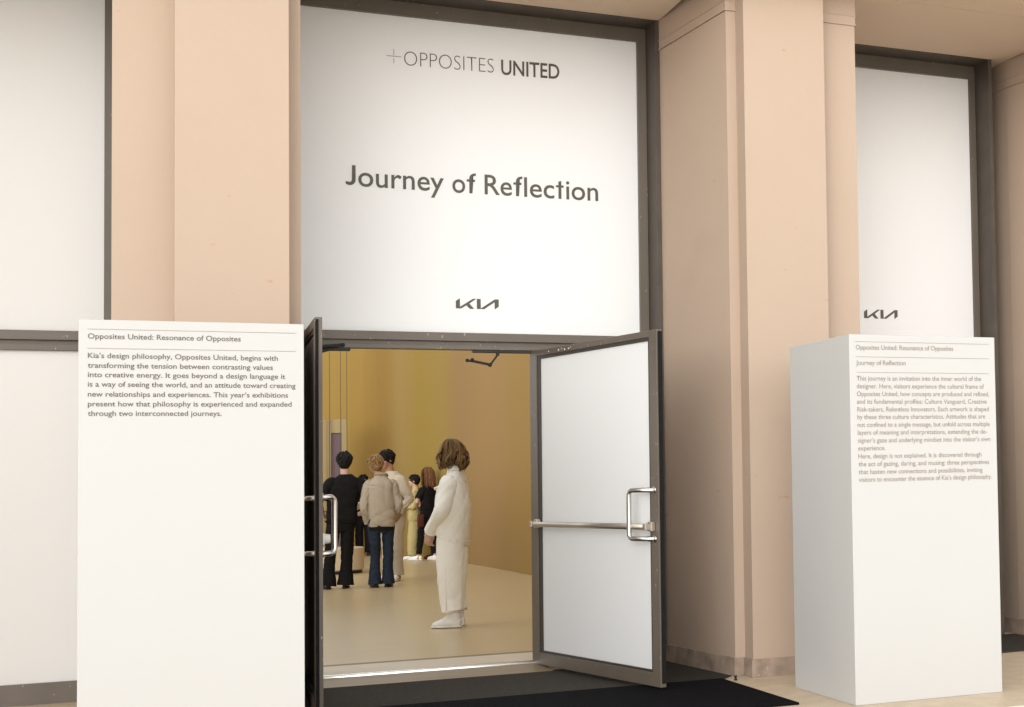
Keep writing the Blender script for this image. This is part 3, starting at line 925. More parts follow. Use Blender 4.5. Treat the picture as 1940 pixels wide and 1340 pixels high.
def body_cloth(name, rings, mat, parent, fold, kdir, seed, power=2.4, n=72, steps=9):
    """rings from hem to neck: (z front, z back, cx, cy, half depth, half width)"""
    R_ = smooth_path(rings[::-1], steps)
    a = np.linspace(0, 2 * np.pi, n, endpoint=False)
    c, s_ = np.cos(a), np.sin(a)
    ex, ey = np.sign(c) * np.abs(c) ** (2 / power), np.sign(s_) * np.abs(s_) ** (2 / power)
    P = np.zeros((len(R_), n, 3))
    P[..., 0] = R_[:, 2:3] + R_[:, 4:5] * ex
    P[..., 1] = R_[:, 3:4] + R_[:, 5:6] * ey
    P[..., 2] = (R_[:, 0:1] + R_[:, 1:2]) / 2 + (R_[:, 0:1] - R_[:, 1:2]) / 2 * ex
    calm = np.clip(np.linspace(0, 1, len(R_)) * 4, 0.15, 1)
    return cloth_grid(name, P, mat, parent, fold, kdir, seed, True, calm)

def limb_cloth(name, pts, rad, mat, parent, fold, kdir, seed, side=(0, 1, 0), n=44, steps=9):
    """tube of cloth along pts with elliptical sections (half depth, half width)"""
    V = smooth_path([list(p) + list(r if isinstance(r, (tuple, list)) else (r, r)) for p, r in zip(pts, rad)], steps)
    X = V[:, :3]
    T = np.gradient(X, axis=0); T /= np.linalg.norm(T, axis=1, keepdims=True) + 1e-9
    S = np.array(side, float)[None] - T * (T @ np.array(side, float))[:, None]
    S /= np.linalg.norm(S, axis=1, keepdims=True) + 1e-9
    U = np.cross(S, T)
    a = np.linspace(0, 2 * np.pi, n, endpoint=False)
    P = X[:, None] + U[:, None] * (V[:, 3:4] * np.cos(a))[..., None] + S[:, None] * (V[:, 4:5] * np.sin(a))[..., None]
    return cloth_grid(name, P, mat, parent, fold, kdir, seed)

def shoe(mb, ms, x, y, yaw, high=False, k=1.0):
    m = Matrix.Translation((x, y, 0)) @ Matrix.Rotation(yaw, 4, 'Z')
    def P(a, b, c): return m @ Vector((a * k, b * k, c * k))
    t = MB()
    t.tube([P(-0.085, 0, 0.045), P(-0.05, 0, 0.052), P(0.02, 0, 0.050), P(0.09, 0, 0.042), P(0.145, 0.004, 0.036), P(0.178, 0.006, 0.030)],
           [(0.030, 0.026), (0.040, 0.036), (0.042, 0.040), (0.036, 0.046), (0.030, 0.042), (0.014, 0.024)], n=14, side=m.to_3x3() @ Vector((0, 1, 0)))
    t.tube([P(-0.035, 0, 0.04), P(-0.032, 0, 0.09), P(-0.034, 0, 0.155 if high else 0.10)], [(0.052, 0.036), (0.048, 0.036), (0.050, 0.040) if high else (0.045, 0.035)], n=14, side=m.to_3x3() @ Vector((0, 1, 0)))
    if high:
        t.tube([P(0.0, 0, 0.14), P(0.035, 0, 0.092), P(0.085, 0, 0.060), P(0.12, 0, 0.045)], [(0.024, 0.026), (0.028, 0.030), (0.022, 0.032), (0.014, 0.03)], n=10, side=m.to_3x3() @ Vector((0, 1, 0)))
    me = t.mesh('t'); mb.bm.from_mesh(me); bpy.data.meshes.remove(me)
    if ms is not None:
        s = MB()
        s.tube([P(-0.097, 0, 0.014), P(-0.07, 0, 0.014), P(0.02, 0, 0.014), P(0.10, 0.002, 0.014), P(0.165, 0.005, 0.015), P(0.187, 0.006, 0.017)],
               [(0.013, 0.018), (0.014, 0.038), (0.014, 0.043), (0.014, 0.049), (0.013, 0.042), (0.010, 0.020)], n=14, side=m.to_3x3() @ Vector((0, 1, 0)))
        me = s.mesh('t'); ms.bm.from_mesh(me); bpy.data.meshes.remove(me)

def finish_hair(parts, name, mat, parent):
    """parts: list of (mesh builder, tint range) joined as one hair mesh with a tint per strand"""
    bm = bmesh.new()
    lay = bm.verts.layers.float.new('tint')
    for mb, tint in parts:
        me = mb.mesh('t')
        n0 = len(bm.verts)
        bm.from_mesh(me)
        bpy.data.meshes.remove(me)
        bm.verts.ensure_lookup_table()
        for i in range(n0, len(bm.verts)):
            bm.verts[i][lay] = tint
    me = bpy.data.meshes.new(name)
    bm.to_mesh(me); bm.free()
    return link(name, me, mat, parent, True)

def hair(style, HM, name, mat, parent, seed=1):
    rs = random.Random(seed)
    parts = []
    def W(v): return HM @ Vector(v)
    R3 = HM.to_3x3()
    cap = MB()
    if style in ('short', 'crop'):
        cap.ball(W((-0.018, 0, 0.028)), (0.103, 0.083, 0.102), R3)
        cap.ball(W((-0.045, 0, -0.015)), (0.070, 0.076, 0.088), R3)
    else:
        cap.ball(W((-0.022, 0, 0.022)), (0.104, 0.086, 0.106), R3)
    parts.append((cap, 0.12))
    if style == 'short':
        for i in range(420):
            z_ = rs.uniform(-0.72, 1.0)
            th = rs.uniform(0, 2 * math.pi)
            r_ = math.sqrt(1 - z_ * z_)
            dv = Vector((r_ * math.cos(th), r_ * math.sin(th), z_))
            if dv.x > 0.25 and dv.z < 0.50: continue
            if dv.x > -0.1 and dv.z < -0.05: continue
            if dv.z < -0.45 and abs(dv.y) > 0.75: continue
            p = Vector((-0.018 + 0.101 * dv.x, 0.082 * dv.y, 0.020 + 0.104 * dv.z))
            down = Vector((-0.15, 0, -1)) if dv.x < 0.3 else Vector((0.7, 0.5, -0.5))
            if dv.z > 0.7: down = Vector((math.cos(th), math.sin(th), -0.25))
            t_ = down - dv * down.dot(dv); t_.normalize()
            sd = dv.cross(t_)
            t_ = (t_ + sd * rs.uniform(-0.45, 0.45)).normalized()
            l = rs.uniform(0.030, 0.055) * (1.15 if dv.z > 0.2 else 0.75)
            up_ = rs.uniform(0.004, 0.013) * (1.3 if dv.z > 0.4 else 0.6)
            pts = [p - dv * 0.004, p + dv * up_ + t_ * l * 0.35, p + dv * up_ * 0.9 + t_ * l * 0.75, p - dv * 0.004 + t_ * l * 1.05]
            m = MB(); m.tube([W(q) for q in pts], [0.006, 0.0085, 0.006, 0.0012], n=6)
            parts.append((m, rs.random()))
    elif style in ('bob', 'long', 'curly'):
        n = {'bob': 210, 'long': 170, 'curly': 210}[style]
        zend = {'bob': -0.112, 'long': -0.235, 'curly': -0.15}[style]
        locks = 26
        lock = [(rs.uniform(0, 6.28), rs.uniform(34, 52), rs.uniform(0.7, 1.5), rs.uniform(-0.035, 0.025), rs.random()) for _ in range(locks)]
        for i in range(n):
            th = rs.uniform(-math.pi, math.pi)
            front = math.cos(th)
            f0, fr, am, de, lt = lock[int((th + math.pi) / (2 * math.pi) * locks) % locks]
            end = zend + de + rs.uniform(-0.02, 0.015)
            if style == 'curly': fr *= 1.5
            lift = rs.uniform(0.0, 0.016) * (0.6 if style == 'bob' else 1.0)
            amp = am * {'bob': 0.0125, 'long': 0.005, 'curly': 0.018}[style]
            f0 += rs.uniform(-0.5, 0.5)
            pts, rad = [], []
            m_ = 16
            py_ = 0.035
            for j in range(m_ + 1):
                u = j / m_
                if u < 0.42:
                    ph = 0.10 + (math.pi / 2 - 0.10) * (u / 0.42)
                    x = -0.022 + (0.107 + lift) * math.sin(ph) * math.cos(th)
                    y = (0.089 + lift) * math.sin(ph) * math.sin(th) + py_ * (1 - u / 0.42)
                    z = 0.026 + (0.108 + lift) * math.cos(ph)
                    fl_ = 0.3
                else:
                    v = (u - 0.42) / 0.58
                    flare = ({'bob': 0.018, 'curly': 0.034, 'long': 0.004}[style]) * math.sin(v * math.pi * 0.72) + lift
                    tuck = -0.030 * max(0, v - 0.72) / 0.28 * (1 if style != 'long' else 0)
                    x = -0.022 + (0.107 + flare + tuck) * math.cos(th)
                    y = (0.089 + flare + tuck + 0.010 * v) * math.sin(th)
                    z = 0.026 + (end - 0.026) * v
                    fl_ = 1.0
                if front > 0.45:          # the fringe is swept aside from the face
                    sgn = 1 if math.sin(th) > -0.25 else -1
                    y += sgn * 0.055 * min(1, u * 1.6); x -= 0.022 * u
                wv = amp * math.sin(f0 + fr * z) * fl_
                wr = amp * 0.8 * math.cos(f0 + fr * z) * fl_
                x += wv * -math.sin(th) + wr * math.cos(th); y += wv * math.cos(th) + wr * math.sin(th)
                pts.append(W((x, y, z))); rad.append(0.0082 * (1 - 0.7 * u) + 0.0016)
            m = MB(); m.tube(pts, rad, n=6)
            tint = min(1.0, max(0.0, 0.65 * lt ** 1.3 + 0.35 * rs.random() ** 1.5 + (0.25 if rs.random() < 0.08 else 0)))
            parts.append((m, tint))
    return finish_hair(parts, name, mat, parent)

def person(label, loc, heading, s, spec, voxel=0.0075):
    """figure 1.75 m tall at s = 1, x forward, y to its left"""
    root = empty('person', loc, heading, s)
    tag(root, label, 'person', 'people in the room')
    g = spec.get
    skin = M[g('skin', 'skin')]
    lean = Vector(g('lean', (0, 0)))              # shift of the shoulders against the hips
    def ls(z): 
        t = max(0.0, min(1.2, (z - 0.9) / 0.5)); return lean * t
    # head frame
    hp = Vector((g('head', (0.015, 0, 1.635))))
    hy, hpit, hrol = g('head_yaw', 0), g('head_pitch', 0), g('head_roll', 0)
    R = Matrix.Rotation(hy, 3, 'Z') @ Matrix.Rotation(hpit, 3, 'Y') @ Matrix.Rotation(hrol, 3, 'X')
    HM = Matrix.Translation(hp) @ R.to_4x4()
    def W(v): return HM @ Vector(v)
    body = MB()
    body.ball(W((-0.012, 0, 0.020)), (0.093, 0.074, 0.094), R)
    body.ball(W((0.022, 0, -0.045)), (0.064, 0.056, 0.068), R)
    body.ball(W((0.045, 0, -0.090)), (0.034, 0.034, 0.024), R)        # chin
    body.tube([W((0.070, 0, 0.018)), W((0.092, 0, -0.018)), W((0.098, 0, -0.032)), W((0.080, 0, -0.040))], [(0.010, 0.010), (0.014, 0.012), (0.013, 0.016), (0.010, 0.014)], n=10, side=R @ Vector((0, 1, 0)))
    body.ball(W((0.070, 0, 0.022)), (0.017, 0.050, 0.010), R)          # brow
    body.ball(W((0.072, 0, -0.058)), (0.014, 0.024, 0.006), R)         # lips
    body.ball(W((0.071, 0, -0.069)), (0.014, 0.020, 0.006), R)
    for sy in (-1, 1):
        body.ball(W((-0.008, sy * 0.075, -0.010)), (0.017, 0.010, 0.030), R)
        body.ball(W((0.050, sy * 0.036, -0.028)), (0.026, 0.022, 0.026), R)
    nb = Vector((ls(1.44).x - 0.015, ls(1.44).y, 1.40))
    body.tube([nb, nb.lerp(W((-0.02, 0, -0.06)), 0.5), W((-0.020, 0, -0.05))], [0.062, 0.053, 0.055], n=16)
    zt = 1.36
    body.tube([(0, 0, 0.84), (0, 0, 0.95), (ls(1.1).x, ls(1.1).y, 1.1), (ls(1.28).x, ls(1.28).y, 1.28), (ls(1.42).x - 0.01, ls(1.42).y, 1.42)],
              [(0.085, 0.14), (0.09, 0.145), (0.078, 0.12), (0.09, 0.14), (0.05, 0.11)], n=20, side=(0, 1, 0))
    feet = g('feet', ((0.0, 0.10, 0.1), (0.0, -0.10, -0.1)))           # x, y, yaw for left and right
    hips = ((0.0, 0.085, 0.88), (0.0, -0.085, 0.88))
    for h, ft in zip(hips, feet):
        kn = Vector(((h[0] + ft[0]) / 2 + 0.015 + g('knee', 0.0), (h[1] + ft[1]) / 2, 0.48))
        body.tube([h, kn, (ft[0] - 0.035, ft[1], 0.09), (ft[0] - 0.03, ft[1], 0.05)], [0.058, 0.036, 0.026, 0.028], n=12)
        body.tube([(ft[0] - 0.05, ft[1], 0.05), (ft[0] + 0.08 * math.cos(ft[2]), ft[1] + 0.08 * math.sin(ft[2]), 0.035)], [0.03, 0.024], n=10)
    arms = g('arms')
    sw = g('shoulder', 0.165)
    sh = []
    for i, a in enumerate(arms):
        sg = 1 if i == 0 else -1
        S = Vector((ls(1.38).x + a.get('sx', 0.0), ls(1.38).y + sg * sw, g('shz', 1.345)))
        E_, Wr = Vector(a['elbow']), Vector(a['wrist'])
        sh.append((S, E_, Wr))
        body.tube([S, S.lerp(E_, 0.5), E_, E_.lerp(Wr, 0.35), Wr], [0.045, 0.043, 0.036, 0.037, 0.025], n=12)
        hd = Vector(a.get('dir', Wr - E_))
        hand(body, Wr, hd, a.get('palm', (0, -sg, 0)), a.get('curl', 0.5), right=(i == 1), k=g('handk', 1.0))
    body.soft('body', skin, root, voxel, 2)
    for sy in (-1, 1):
        e = MB(); e.ball(W((0.069, sy * 0.031, 0.003)), (0.008, 0.014, 0.006), R, 10)
        e.build('eye', M['eye'], root, True)
    if g('hair'):
        hair(g('hair'), HM, 'hair', M[g('hair_mat')], root, g('seed', 1))
    # trousers: one seat and two legs joined as a single garment
    tr_ = g('trousers')
    if tr_:
        seat = body_cloth('trousers', [(tr_['low'], tr_['low'], tr_.get('cx', 0), 0, tr_['hd'] * 0.80, tr_['hw'] * 0.86), (tr_['low'] + 0.08, tr_['low'] + 0.08, tr_.get('cx', 0), 0, tr_['hd'] * 0.95, tr_['hw'] * 0.97), (0.90, 0.90, tr_.get('cx', 0), 0, tr_['hd'], tr_['hw']),
                (1.0, 1.0, 0, 0, tr_['hd'] * 0.92, tr_['hw'] * 0.94), (1.06, 1.06, 0, 0, tr_['hd'] * 0.86, tr_['hw'] * 0.9)], M[tr_['mat']], root, tr_.get('fold', 0.008) * 0.5, (24, 24, 10), g('seed', 1), 2.2)
        for q_, (h, ft) in enumerate(zip(hips, feet)):
            pts, rad = [], []
            for z, rd_, rw in tr_['prof']:
                q = (h[2] - z) / (h[2] - 0.06)
                x = h[0] + (ft[0] - 0.02 - h[0]) * max(0, q) + 0.018 * math.sin(max(0, min(1, q)) * math.pi) + tr_.get('cx', 0) * (1 - q)
                y = h[1] + (ft[1] - h[1]) * max(0, q)
                pts.append((x, y, z)); rad.append((rd_, rw))
            limb_cloth('trouser_leg', pts, rad, M[tr_['mat']], seat, tr_.get('fold', 0.008), tr_.get('kdir', (20, 20, 16)), g('seed', 1) + 1.7 * q_)
    tp = g('top')
    if tp:
        rings = [(r[0] if len(r) == 4 else r[4], r[0] if len(r) == 4 else r[5], r[1] + ls(r[0]).x, ls(r[0]).y, r[2], r[3]) for r in tp['rings']]
        to = body_cloth('top', rings, M[tp['mat']], root, tp.get('fold', 0.009), tp.get('kdir', (12, 12, 14)), g('seed', 1) + 5)
        for i, (S, E_, Wr) in enumerate(sh):
            r0, r1, r2 = tp['sleeve']
            sg = 1 if i == 0 else -1
            in2, in1 = Vector((0, -sg * 0.085, 0.040)), Vector((0, -sg * 0.040, 0.024))
            if tp.get('short'):
                q = S.lerp(E_, 0.74)
                pts, rad = [S + in2, S + in1, S, S.lerp(E_, 0.35), q], [r0 * 0.55, r0 * 0.85, r0 * 0.98, r0 * 1.0, r1]
            else:
                q = Wr.lerp(E_, tp.get('cuff', 0.05))
                pts, rad = [S + in2, S + in1, S, S.lerp(E_, 0.5), E_, E_.lerp(q, 0.5), q.lerp(E_, 0.10), q], [r0 * 0.55, r0 * 0.85, r0 * 0.98, (r0 + r1) / 2, r1, (r1 + r2) / 2 * 1.03, r2 * 1.06, r2]
            limb_cloth('sleeve', pts, rad, M[tp['mat']], to, tp.get('fold', 0.009) * 1.1, tp.get('kdir2', (26, 26, 20)), g('seed', 1) + 8.3 + i * 2.1, side=(1, 0, 0))
        for extra in tp.get('extras', ()):
            extra(root)
    # shoes
    shoes = g('shoes')
    for ft in feet:
        m, so_ = MB(), MB()
        shoe(m, so_, ft[0], ft[1], ft[2], high=g('high', False), k=g('shoe_k', 1.0))
        o = m.soft('shoe', M[shoes[0]], root, 0.006, 2)
        so_.build('sole', M[shoes[1]], o, True)
    return root

PI = math.pi
# --- woman in white by the door --------------------------------------------------
k = 1 / 0.91
def collar(root):
    # shirt collar: a band round the neck folded over, open at the front
    P = []
    for z, gx, gy in ((1.452, 0.074, 0.086), (1.482, 0.068, 0.079), (1.512, 0.064, 0.074), (1.514, 0.070, 0.080), (1.488, 0.080, 0.092), (1.462, 0.088, 0.101)):
        row = []
        for t in np.linspace(math.radians(38), math.radians(322), 40):
            f = math.cos(t)
            row.append((-0.034 + gx * f, gy * math.sin(t), z - 0.030 * max(0, f) - (0.020 if z < 1.49 and gx > 0.075 else 0) * max(0, f)))
        P.append(row)
    m = MB()
    V = [[m.bm.verts.new(p) for p in r] for r in P]
    for a, b in zip(V, V[1:]):
        for q in range(len(a) - 1):
            m.bm.faces.new((a[q], a[q + 1], b[q + 1], b[q]))
    m.build('collar', M['c_white'], root, True)
    p = MB()
    t = bmesh.new(); bmesh.ops.create_cube(t, size=1.0)
    bmesh.ops.bevel(t, geom=list(t.edges), offset=0.08, segments=2, affect='EDGES')
    p.merge(t, Matrix.Translation((0.112, 0.085, 1.300)) @ Matrix.Rotation(0.35, 4, 'Y') @ Matrix.Rotation(0.25, 4, 'Z') @ Matrix.Diagonal((0.060, 0.115, 0.022, 1)))
    t = bmesh.new(); bmesh.ops.create_cube(t, size=1.0)
    p.merge(t, Matrix.Translation((0.106, 0.085, 1.272)) @ Matrix.Rotation(0.25, 4, 'Z') @ Matrix.Diagonal((0.030, 0.110, 0.040, 1)))
    p.build('pocket_flap', M['c_white'], root, True)
    y = MB()
    pts = []
    for q in range(15):
        a = math.radians(95 + 170 * q / 14)
        c_, s__ = math.cos(a), math.sin(a)
        pts.append((-0.021 + 0.1125 * math.copysign(abs(c_) ** (2 / 2.4), c_), 0.189 * math.copysign(abs(s__) ** (2 / 2.4), s__), 1.352))
    y.tube(pts, [0.004] * len(pts), n=6)
    y.build('back_seam', M['c_white'], root, True)
    c = MB()
    c.tube([(0.022, 0.190, 0.80), (0.024, 0.1965, 0.62), (0.020, 0.1985, 0.42), (0.010, 0.2005, 0.165)], [0.004] * 4, n=6)
    c.build('side_seam', M['c_white'], root, True)
def Wz(z): return z * k
person('woman with a wavy brown bob in a white jacket, trousers and high-top shoes', (2.318, 2.965, ZF), math.radians(158), 0.91, dict(
    head=(-0.010, 0, 1.605), head_yaw=math.radians(-34), head_pitch=0.06, hair='bob', hair_mat='h_bob', seed=4,
    lean=(-0.01, 0), shoulder=0.165, shz=1.325,
    arms=(dict(elbow=(0.045, 0.235, 1.09), wrist=(0.185, 0.085, 0.885), dir=(0.35, -0.35, -1.0), palm=(-0.5, -0.8, 0.1), curl=0.75),
          dict(elbow=(0.045, -0.235, 1.09), wrist=(0.185, -0.070, 0.880), dir=(0.20, 0.55, -0.8), palm=(-0.9, 0.3, 0.0), curl=0.6)),
    feet=((-0.012, 0.105, 0.03), (-0.005, -0.105, -0.06)), high=True, shoe_k=0.97, shoes=('s_white', 'sole'),
    trousers=dict(mat='c_white', low=0.70, hd=0.125, hw=0.180, kdir=(22, 22, 6), fold=0.0095,
                  prof=[(0.92, 0.120, 0.10), (0.78, 0.128, 0.105), (0.60, 0.124, 0.105), (0.42, 0.115, 0.10), (0.27, 0.103, 0.097), (0.165, 0.098, 0.098), (0.155, 0.094, 0.094)]),
    top=dict(mat='c_white', sleeve=(0.084, 0.074, 0.058), kdir=(9, 9, 12), fold=0.0095, cuff=0.03 , extras=(collar,),
             rings=[(Wz(0.72), 0.004, 0.142, 0.215, Wz(0.785), Wz(0.685)), (Wz(0.735), 0.004, 0.147, 0.218, Wz(0.80), Wz(0.70)), (Wz(0.83), 0.004, 0.152, 0.218, Wz(0.86), Wz(0.80)), (Wz(0.93), 0.0, 0.160, 0.215), (Wz(1.02), -0.008, 0.160, 0.212),
                    (Wz(1.12), -0.008, 0.146, 0.208), (Wz(1.20), -0.018, 0.122, 0.200), (Wz(1.265), -0.024, 0.095, 0.175), (Wz(1.305), -0.030, 0.074, 0.125), (Wz(1.335), -0.036, 0.062, 0.082)])), voxel=0.006)

def jeans_prof(w=1.0, hem=0.11):
    return [(0.92, 0.098 * w, 0.095 * w), (0.80, 0.102 * w, 0.098 * w), (0.62, 0.092 * w, 0.088 * w), (0.45, 0.080 * w, 0.078 * w), (0.28, 0.078 * w, 0.078 * w), (0.12, hem * 0.9, hem * 0.92), (0.045, hem, hem)]
slim = [(0.92, 0.090, 0.088), (0.78, 0.092, 0.088), (0.60, 0.080, 0.076), (0.45, 0.070, 0.068), (0.28, 0.062, 0.062), (0.13, 0.056, 0.056)]
straight = [(0.92, 0.098, 0.095), (0.78, 0.102, 0.098), (0.60, 0.094, 0.09), (0.42, 0.088, 0.085), (0.25, 0.084, 0.083), (0.08, 0.086, 0.086)]
tee = [(0.84, 0.0, 0.118, 0.190), (0.86, 0.0, 0.122, 0.195), (1.0, 0.0, 0.118, 0.188), (1.15, 0.0, 0.118, 0.192), (1.29, 0.0, 0.120, 0.203), (1.37, -0.005, 0.106, 0.180), (1.43, -0.012, 0.082, 0.130), (1.475, -0.018, 0.062, 0.075)]
jacket = [(0.80, 0.0, 0.135, 0.205), (0.83, 0.0, 0.145, 0.215), (0.95, 0.0, 0.152, 0.225), (1.12, -0.005, 0.145, 0.222), (1.28, -0.01, 0.135, 0.215), (1.36, -0.015, 0.115, 0.190), (1.42, -0.02, 0.090, 0.145), (1.47, -0.022, 0.070, 0.092), (1.51, -0.022, 0.062, 0.070)]

# --- man in black, from behind
person('man in black tee and flared black trousers, seen from behind by the left door', (2.072, 9.0, ZF), math.radians(86), 0.92, dict(
    head=(0.02, -0.035, 1.635), head_yaw=0.05, hair='short', hair_mat='h_black', seed=11, skin='skin', lean=(0.0, -0.045), shoulder=0.185,
    arms=(dict(elbow=(-0.02, 0.27, 1.10), wrist=(0.18, 0.22, 0.98), palm=(0, -1, 0), curl=0.6), dict(elbow=(0.0, -0.33, 1.11), wrist=(0.22, -0.27, 1.0), palm=(0, 1, 0), curl=0.6)),
    feet=((0.0, 0.175, 0.25), (0.02, -0.045, -0.15)), shoes=('s_black', 's_black'),
    trousers=dict(mat='c_black', low=0.74, hd=0.115, hw=0.18, prof=jeans_prof(0.95, 0.108)),
    top=dict(mat='c_black', rings=tee, sleeve=(0.082, 0.085, 0.08), short=True)))
# --- man in beige jacket and jeans, from behind
def jacket_collar(mat, w=1.0):
    def f(root):
        c = MB()
        c.tube([(0.070, 0.05 * w, 1.450), (0.01, 0.076 * w, 1.480), (-0.055, 0.066 * w, 1.498), (-0.080, 0.0, 1.504), (-0.055, -0.066 * w, 1.498), (0.01, -0.076 * w, 1.480), (0.070, -0.05 * w, 1.450)],
               [(0.019, 0.010)] * 7, n=12, side=(0.2, 0, 0.05))
        c.build('collar', M[mat], root, True)
    return f
def tee_hem(root):
    body_cloth('undershirt', [(0.755, 0.755, 0, 0, 0.118, 0.158), (0.80, 0.80, 0, 0, 0.120, 0.160), (0.90, 0.90, 0, 0, 0.118, 0.158)], M['c_black'], root, 0.003, (12, 12, 10), 2)
slimjacket = [(r[0], r[1], r[2] * 0.98, r[3] * (0.80 if r[0] < 1.3 else 0.86)) for r in jacket]
person('man with dyed blond hair in beige jacket and blue jeans, seen from behind', (2.505, 8.87, ZF), math.radians(84), 0.90, dict(
    head=(0.05, 0.075, 1.625), head_yaw=math.radians(30), head_pitch=0.12, head_roll=-0.06, hair='short', hair_mat='h_blond', seed=12, skin='skin_tan', lean=(0.02, 0.006), shoulder=0.150,
    arms=(dict(elbow=(-0.035, 0.215, 1.07), wrist=(0.03, 0.160, 0.85), palm=(0, -1, 0), curl=0.4), dict(elbow=(-0.01, -0.205, 1.08), wrist=(0.13, -0.14, 0.88), palm=(0, 1, 0), curl=0.4)),
    feet=((0.0, 0.080, 0.2), (0.03, -0.080, -0.25)), shoes=('s_black', 's_black'),
    trousers=dict(mat='c_denim', low=0.72, hd=0.118, hw=0.158, fold=0.009, kdir=(20, 20, 24), prof=[(z_, a_, b_ * 0.86) for z_, a_, b_ in jeans_prof(1.0, 0.105)]),
    top=dict(mat='c_beige', rings=slimjacket, sleeve=(0.078, 0.070, 0.054), fold=0.011, cuff=0.0, extras=(jacket_collar('c_beige'), tee_hem))))
# --- man in ivory sweater facing him
person('dark-haired man in ivory sweater and trousers, hand in pocket, facing the blond man', (2.802, 10.1, ZF), math.radians(-142), 0.945, dict(
    head=(0.07, -0.045, 1.630), head_yaw=math.radians(-4), head_pitch=0.22, hair='short', hair_mat='h_black', seed=13, skin='skin_tan', lean=(0.03, 0.0), shoulder=0.155,
    arms=(dict(elbow=(-0.05, 0.245, 1.10), wrist=(0.06, 0.175, 0.90), palm=(0, -1, 0), curl=0.4), dict(elbow=(-0.03, -0.235, 1.10), wrist=(0.07, -0.17, 0.90), palm=(0, 1, 0), curl=0.4)),
    feet=((0.02, 0.080, 0.45), (0.0, -0.085, -0.2)), shoes=('s_white', 'sole'),
    trousers=dict(mat='c_ivory', low=0.74, hd=0.112, hw=0.165, prof=straight),
    top=dict(mat='c_ivory', rings=slimjacket[:-2] + [(1.475, -0.02, 0.064, 0.078)], sleeve=(0.078, 0.066, 0.050), cuff=0.02)))
# --- person between the first two, holding a pale sheet
person('person in black with dark hair, half hidden between the two nearer men', (3.385, 18.0, ZF), math.radians(-110), 0.80, dict(
    head=(0.02, 0.0, 1.635), head_yaw=math.radians(25), hair='short', hair_mat='h_black', seed=14, skin='skin_tan', shoulder=0.17,
    arms=(dict(elbow=(0.0, 0.25, 1.10), wrist=(0.20, 0.14, 1.05), palm=(0, -1, 0)), dict(elbow=(0.0, -0.25, 1.10), wrist=(0.20, -0.14, 1.05), palm=(0, 1, 0))),
    feet=((0.0, 0.10, 0.2), (0.0, -0.10, -0.2)), shoes=('s_black', 's_black'),
    trousers=dict(mat='c_black', low=0.74, hd=0.11, hw=0.17, prof=straight),
    top=dict(mat='c_black', rings=tee, sleeve=(0.075, 0.065, 0.05))))
bk = MB()
bk.box(-0.10, 0.10, -0.012, 0.012, -0.07, 0.07, 0.003)
bk = bk.build('sheet_of_paper', M['strip']); bk.location = (3.27, 17.72, 0.93); bk.rotation_euler = (1.0, 0, 0.3)
tag(bk, 'pale sheet held by the half hidden person in black', 'paper')
# --- woman in pale yellow
person('person in pale yellow jacket and trousers with short dark hair, in profile facing left', (3.905, 15.75, ZF), math.radians(166), 0.785, dict(
    head=(0.02, 0.0, 1.630), head_yaw=math.radians(2), hair='short', hair_mat='h_black', seed=15, skin='skin', shoulder=0.155,
    arms=(dict(elbow=(0.0, 0.22, 1.10), wrist=(0.20, 0.10, 1.09), palm=(0, -1, 0), curl=0.7), dict(elbow=(0.0, -0.22, 1.10), wrist=(0.21, -0.06, 1.12), palm=(0, 1, 0), curl=0.7)),
    feet=((0.05, 0.09, 0.1), (-0.01, -0.09, -0.1)), shoes=('s_white', 'sole'),
    trousers=dict(mat='c_yellow', low=0.72, hd=0.115, hw=0.165, fold=0.0095, prof=[(0.92, 0.105, 0.10), (0.75, 0.112, 0.10), (0.5, 0.108, 0.1), (0.25, 0.105, 0.1), (0.10, 0.108, 0.1)]),
    top=dict(mat='c_yellow', rings=[(r[0] + 0.0, r[1], r[2] * 0.92, r[3] * 0.9) for r in jacket], sleeve=(0.075, 0.066, 0.055), fold=0.0095, cuff=0.1)))
# --- woman in black tee with auburn hair, mid-stride
p7 = person('woman with long auburn hair in black tee and tapered black trousers, seen from behind', (4.035, 15.2, ZF), math.radians(122), 0.835, dict(
    head=(0.02, 0.0, 1.635), head_yaw=math.radians(10), head_pitch=0.1, hair='long', hair_mat='h_red', seed=16, skin='skin', shoulder=0.155,
    arms=(dict(elbow=(0.02, 0.27, 1.12), wrist=(0.21, 0.10, 1.04), palm=(0, -1, 0), curl=0.5), dict(elbow=(0.02, -0.24, 1.12), wrist=(0.21, -0.10, 1.06), palm=(0, 1, 0), curl=0.5)),
    feet=((0.18, 0.115, 0.35), (-0.05, -0.085, -0.1)), shoes=('s_white', 'sole'),
    trousers=dict(mat='c_black', low=0.74, hd=0.112, hw=0.172, prof=slim),
    top=dict(mat='c_black', rings=[(r[0] + 0.10 * max(0, (1.2 - r[0]) / 0.36), r[1], r[2] * 0.88, r[3] * 0.86) for r in tee], sleeve=(0.068, 0.07, 0.066), short=True)))
hb = empty('handbag', (3.885, 15.02, 0.58))
tag(hb, 'red brown leather handbag at the hip of the auburn-haired woman', 'handbag')
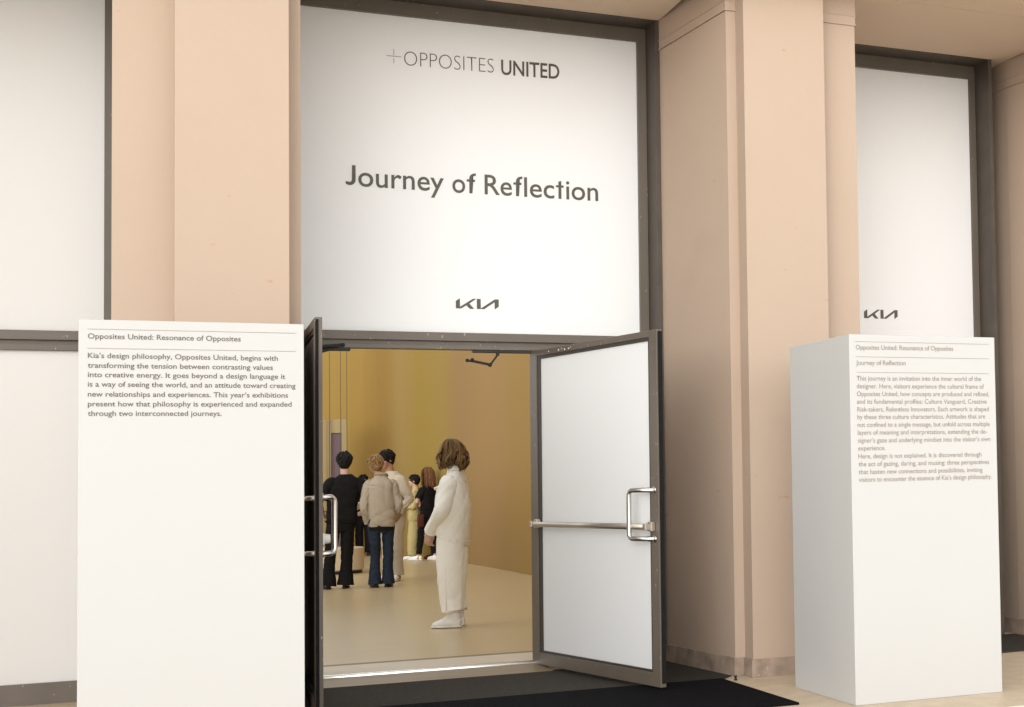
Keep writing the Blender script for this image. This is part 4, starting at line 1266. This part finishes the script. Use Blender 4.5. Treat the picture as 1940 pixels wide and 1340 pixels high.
m = MB(); m.box(-0.05, 0.05, -0.035, 0.035, 0.0, 0.20, 0.018); m.build('bag_body', M['l_red'], hb, True)
m = MB(); m.tube([(-0.03, 0, 0.19), (-0.02, 0.02, 0.30), (0.06, 0.09, 0.42), (0.09, 0.12, 0.52)], [0.007] * 4, n=8); m.build('strap', M['l_red'], hb, True)
# --- curly dark-haired person behind her
person('person with dark curly hair, brown trousers and brown boots behind the auburn-haired woman', (4.235, 15.75, ZF), math.radians(200), 0.87, dict(
    head=(0.02, 0.0, 1.635), head_yaw=0.0, hair='curly', hair_mat='h_brown', seed=17, skin='skin', shoulder=0.155,
    arms=(dict(elbow=(0.0, 0.23, 1.10), wrist=(0.14, 0.14, 0.95), palm=(0, -1, 0)), dict(elbow=(0.0, -0.23, 1.10), wrist=(0.14, -0.14, 0.95), palm=(0, 1, 0))),
    feet=((0.10, 0.09, 0.0), (0.0, -0.09, -0.1)), shoes=('l_red', 'l_red'),
    trousers=dict(mat='c_brown', low=0.74, hd=0.11, hw=0.165, prof=straight),
    top=dict(mat='c_navy', rings=[(r[0], r[1], r[2] * 0.9, r[3] * 0.88) for r in tee], sleeve=(0.07, 0.06, 0.05))))
# --- person in an olive coat behind the man in ivory
person('person in olive coat and dark trousers, almost hidden by the man in ivory', (3.975, 17.3, ZF), math.radians(-95), 0.80, dict(
    head=(0.02, 0.0, 1.635), hair='short', hair_mat='h_black', seed=18, skin='skin', shoulder=0.165,
    arms=(dict(elbow=(0.0, 0.25, 1.10), wrist=(0.10, 0.17, 0.90), palm=(0, -1, 0)), dict(elbow=(0.0, -0.25, 1.10), wrist=(0.10, -0.17, 0.90), palm=(0, 1, 0))),
    feet=((0.0, 0.10, 0.5), (0.0, -0.10, -0.3)), shoes=('s_black', 's_black'),
    trousers=dict(mat='c_navy', low=0.74, hd=0.11, hw=0.17, prof=straight),
    top=dict(mat='c_olive', rings=[(0.50, 0.0, 0.14, 0.20)] + jacket[1:], sleeve=(0.08, 0.07, 0.055))))
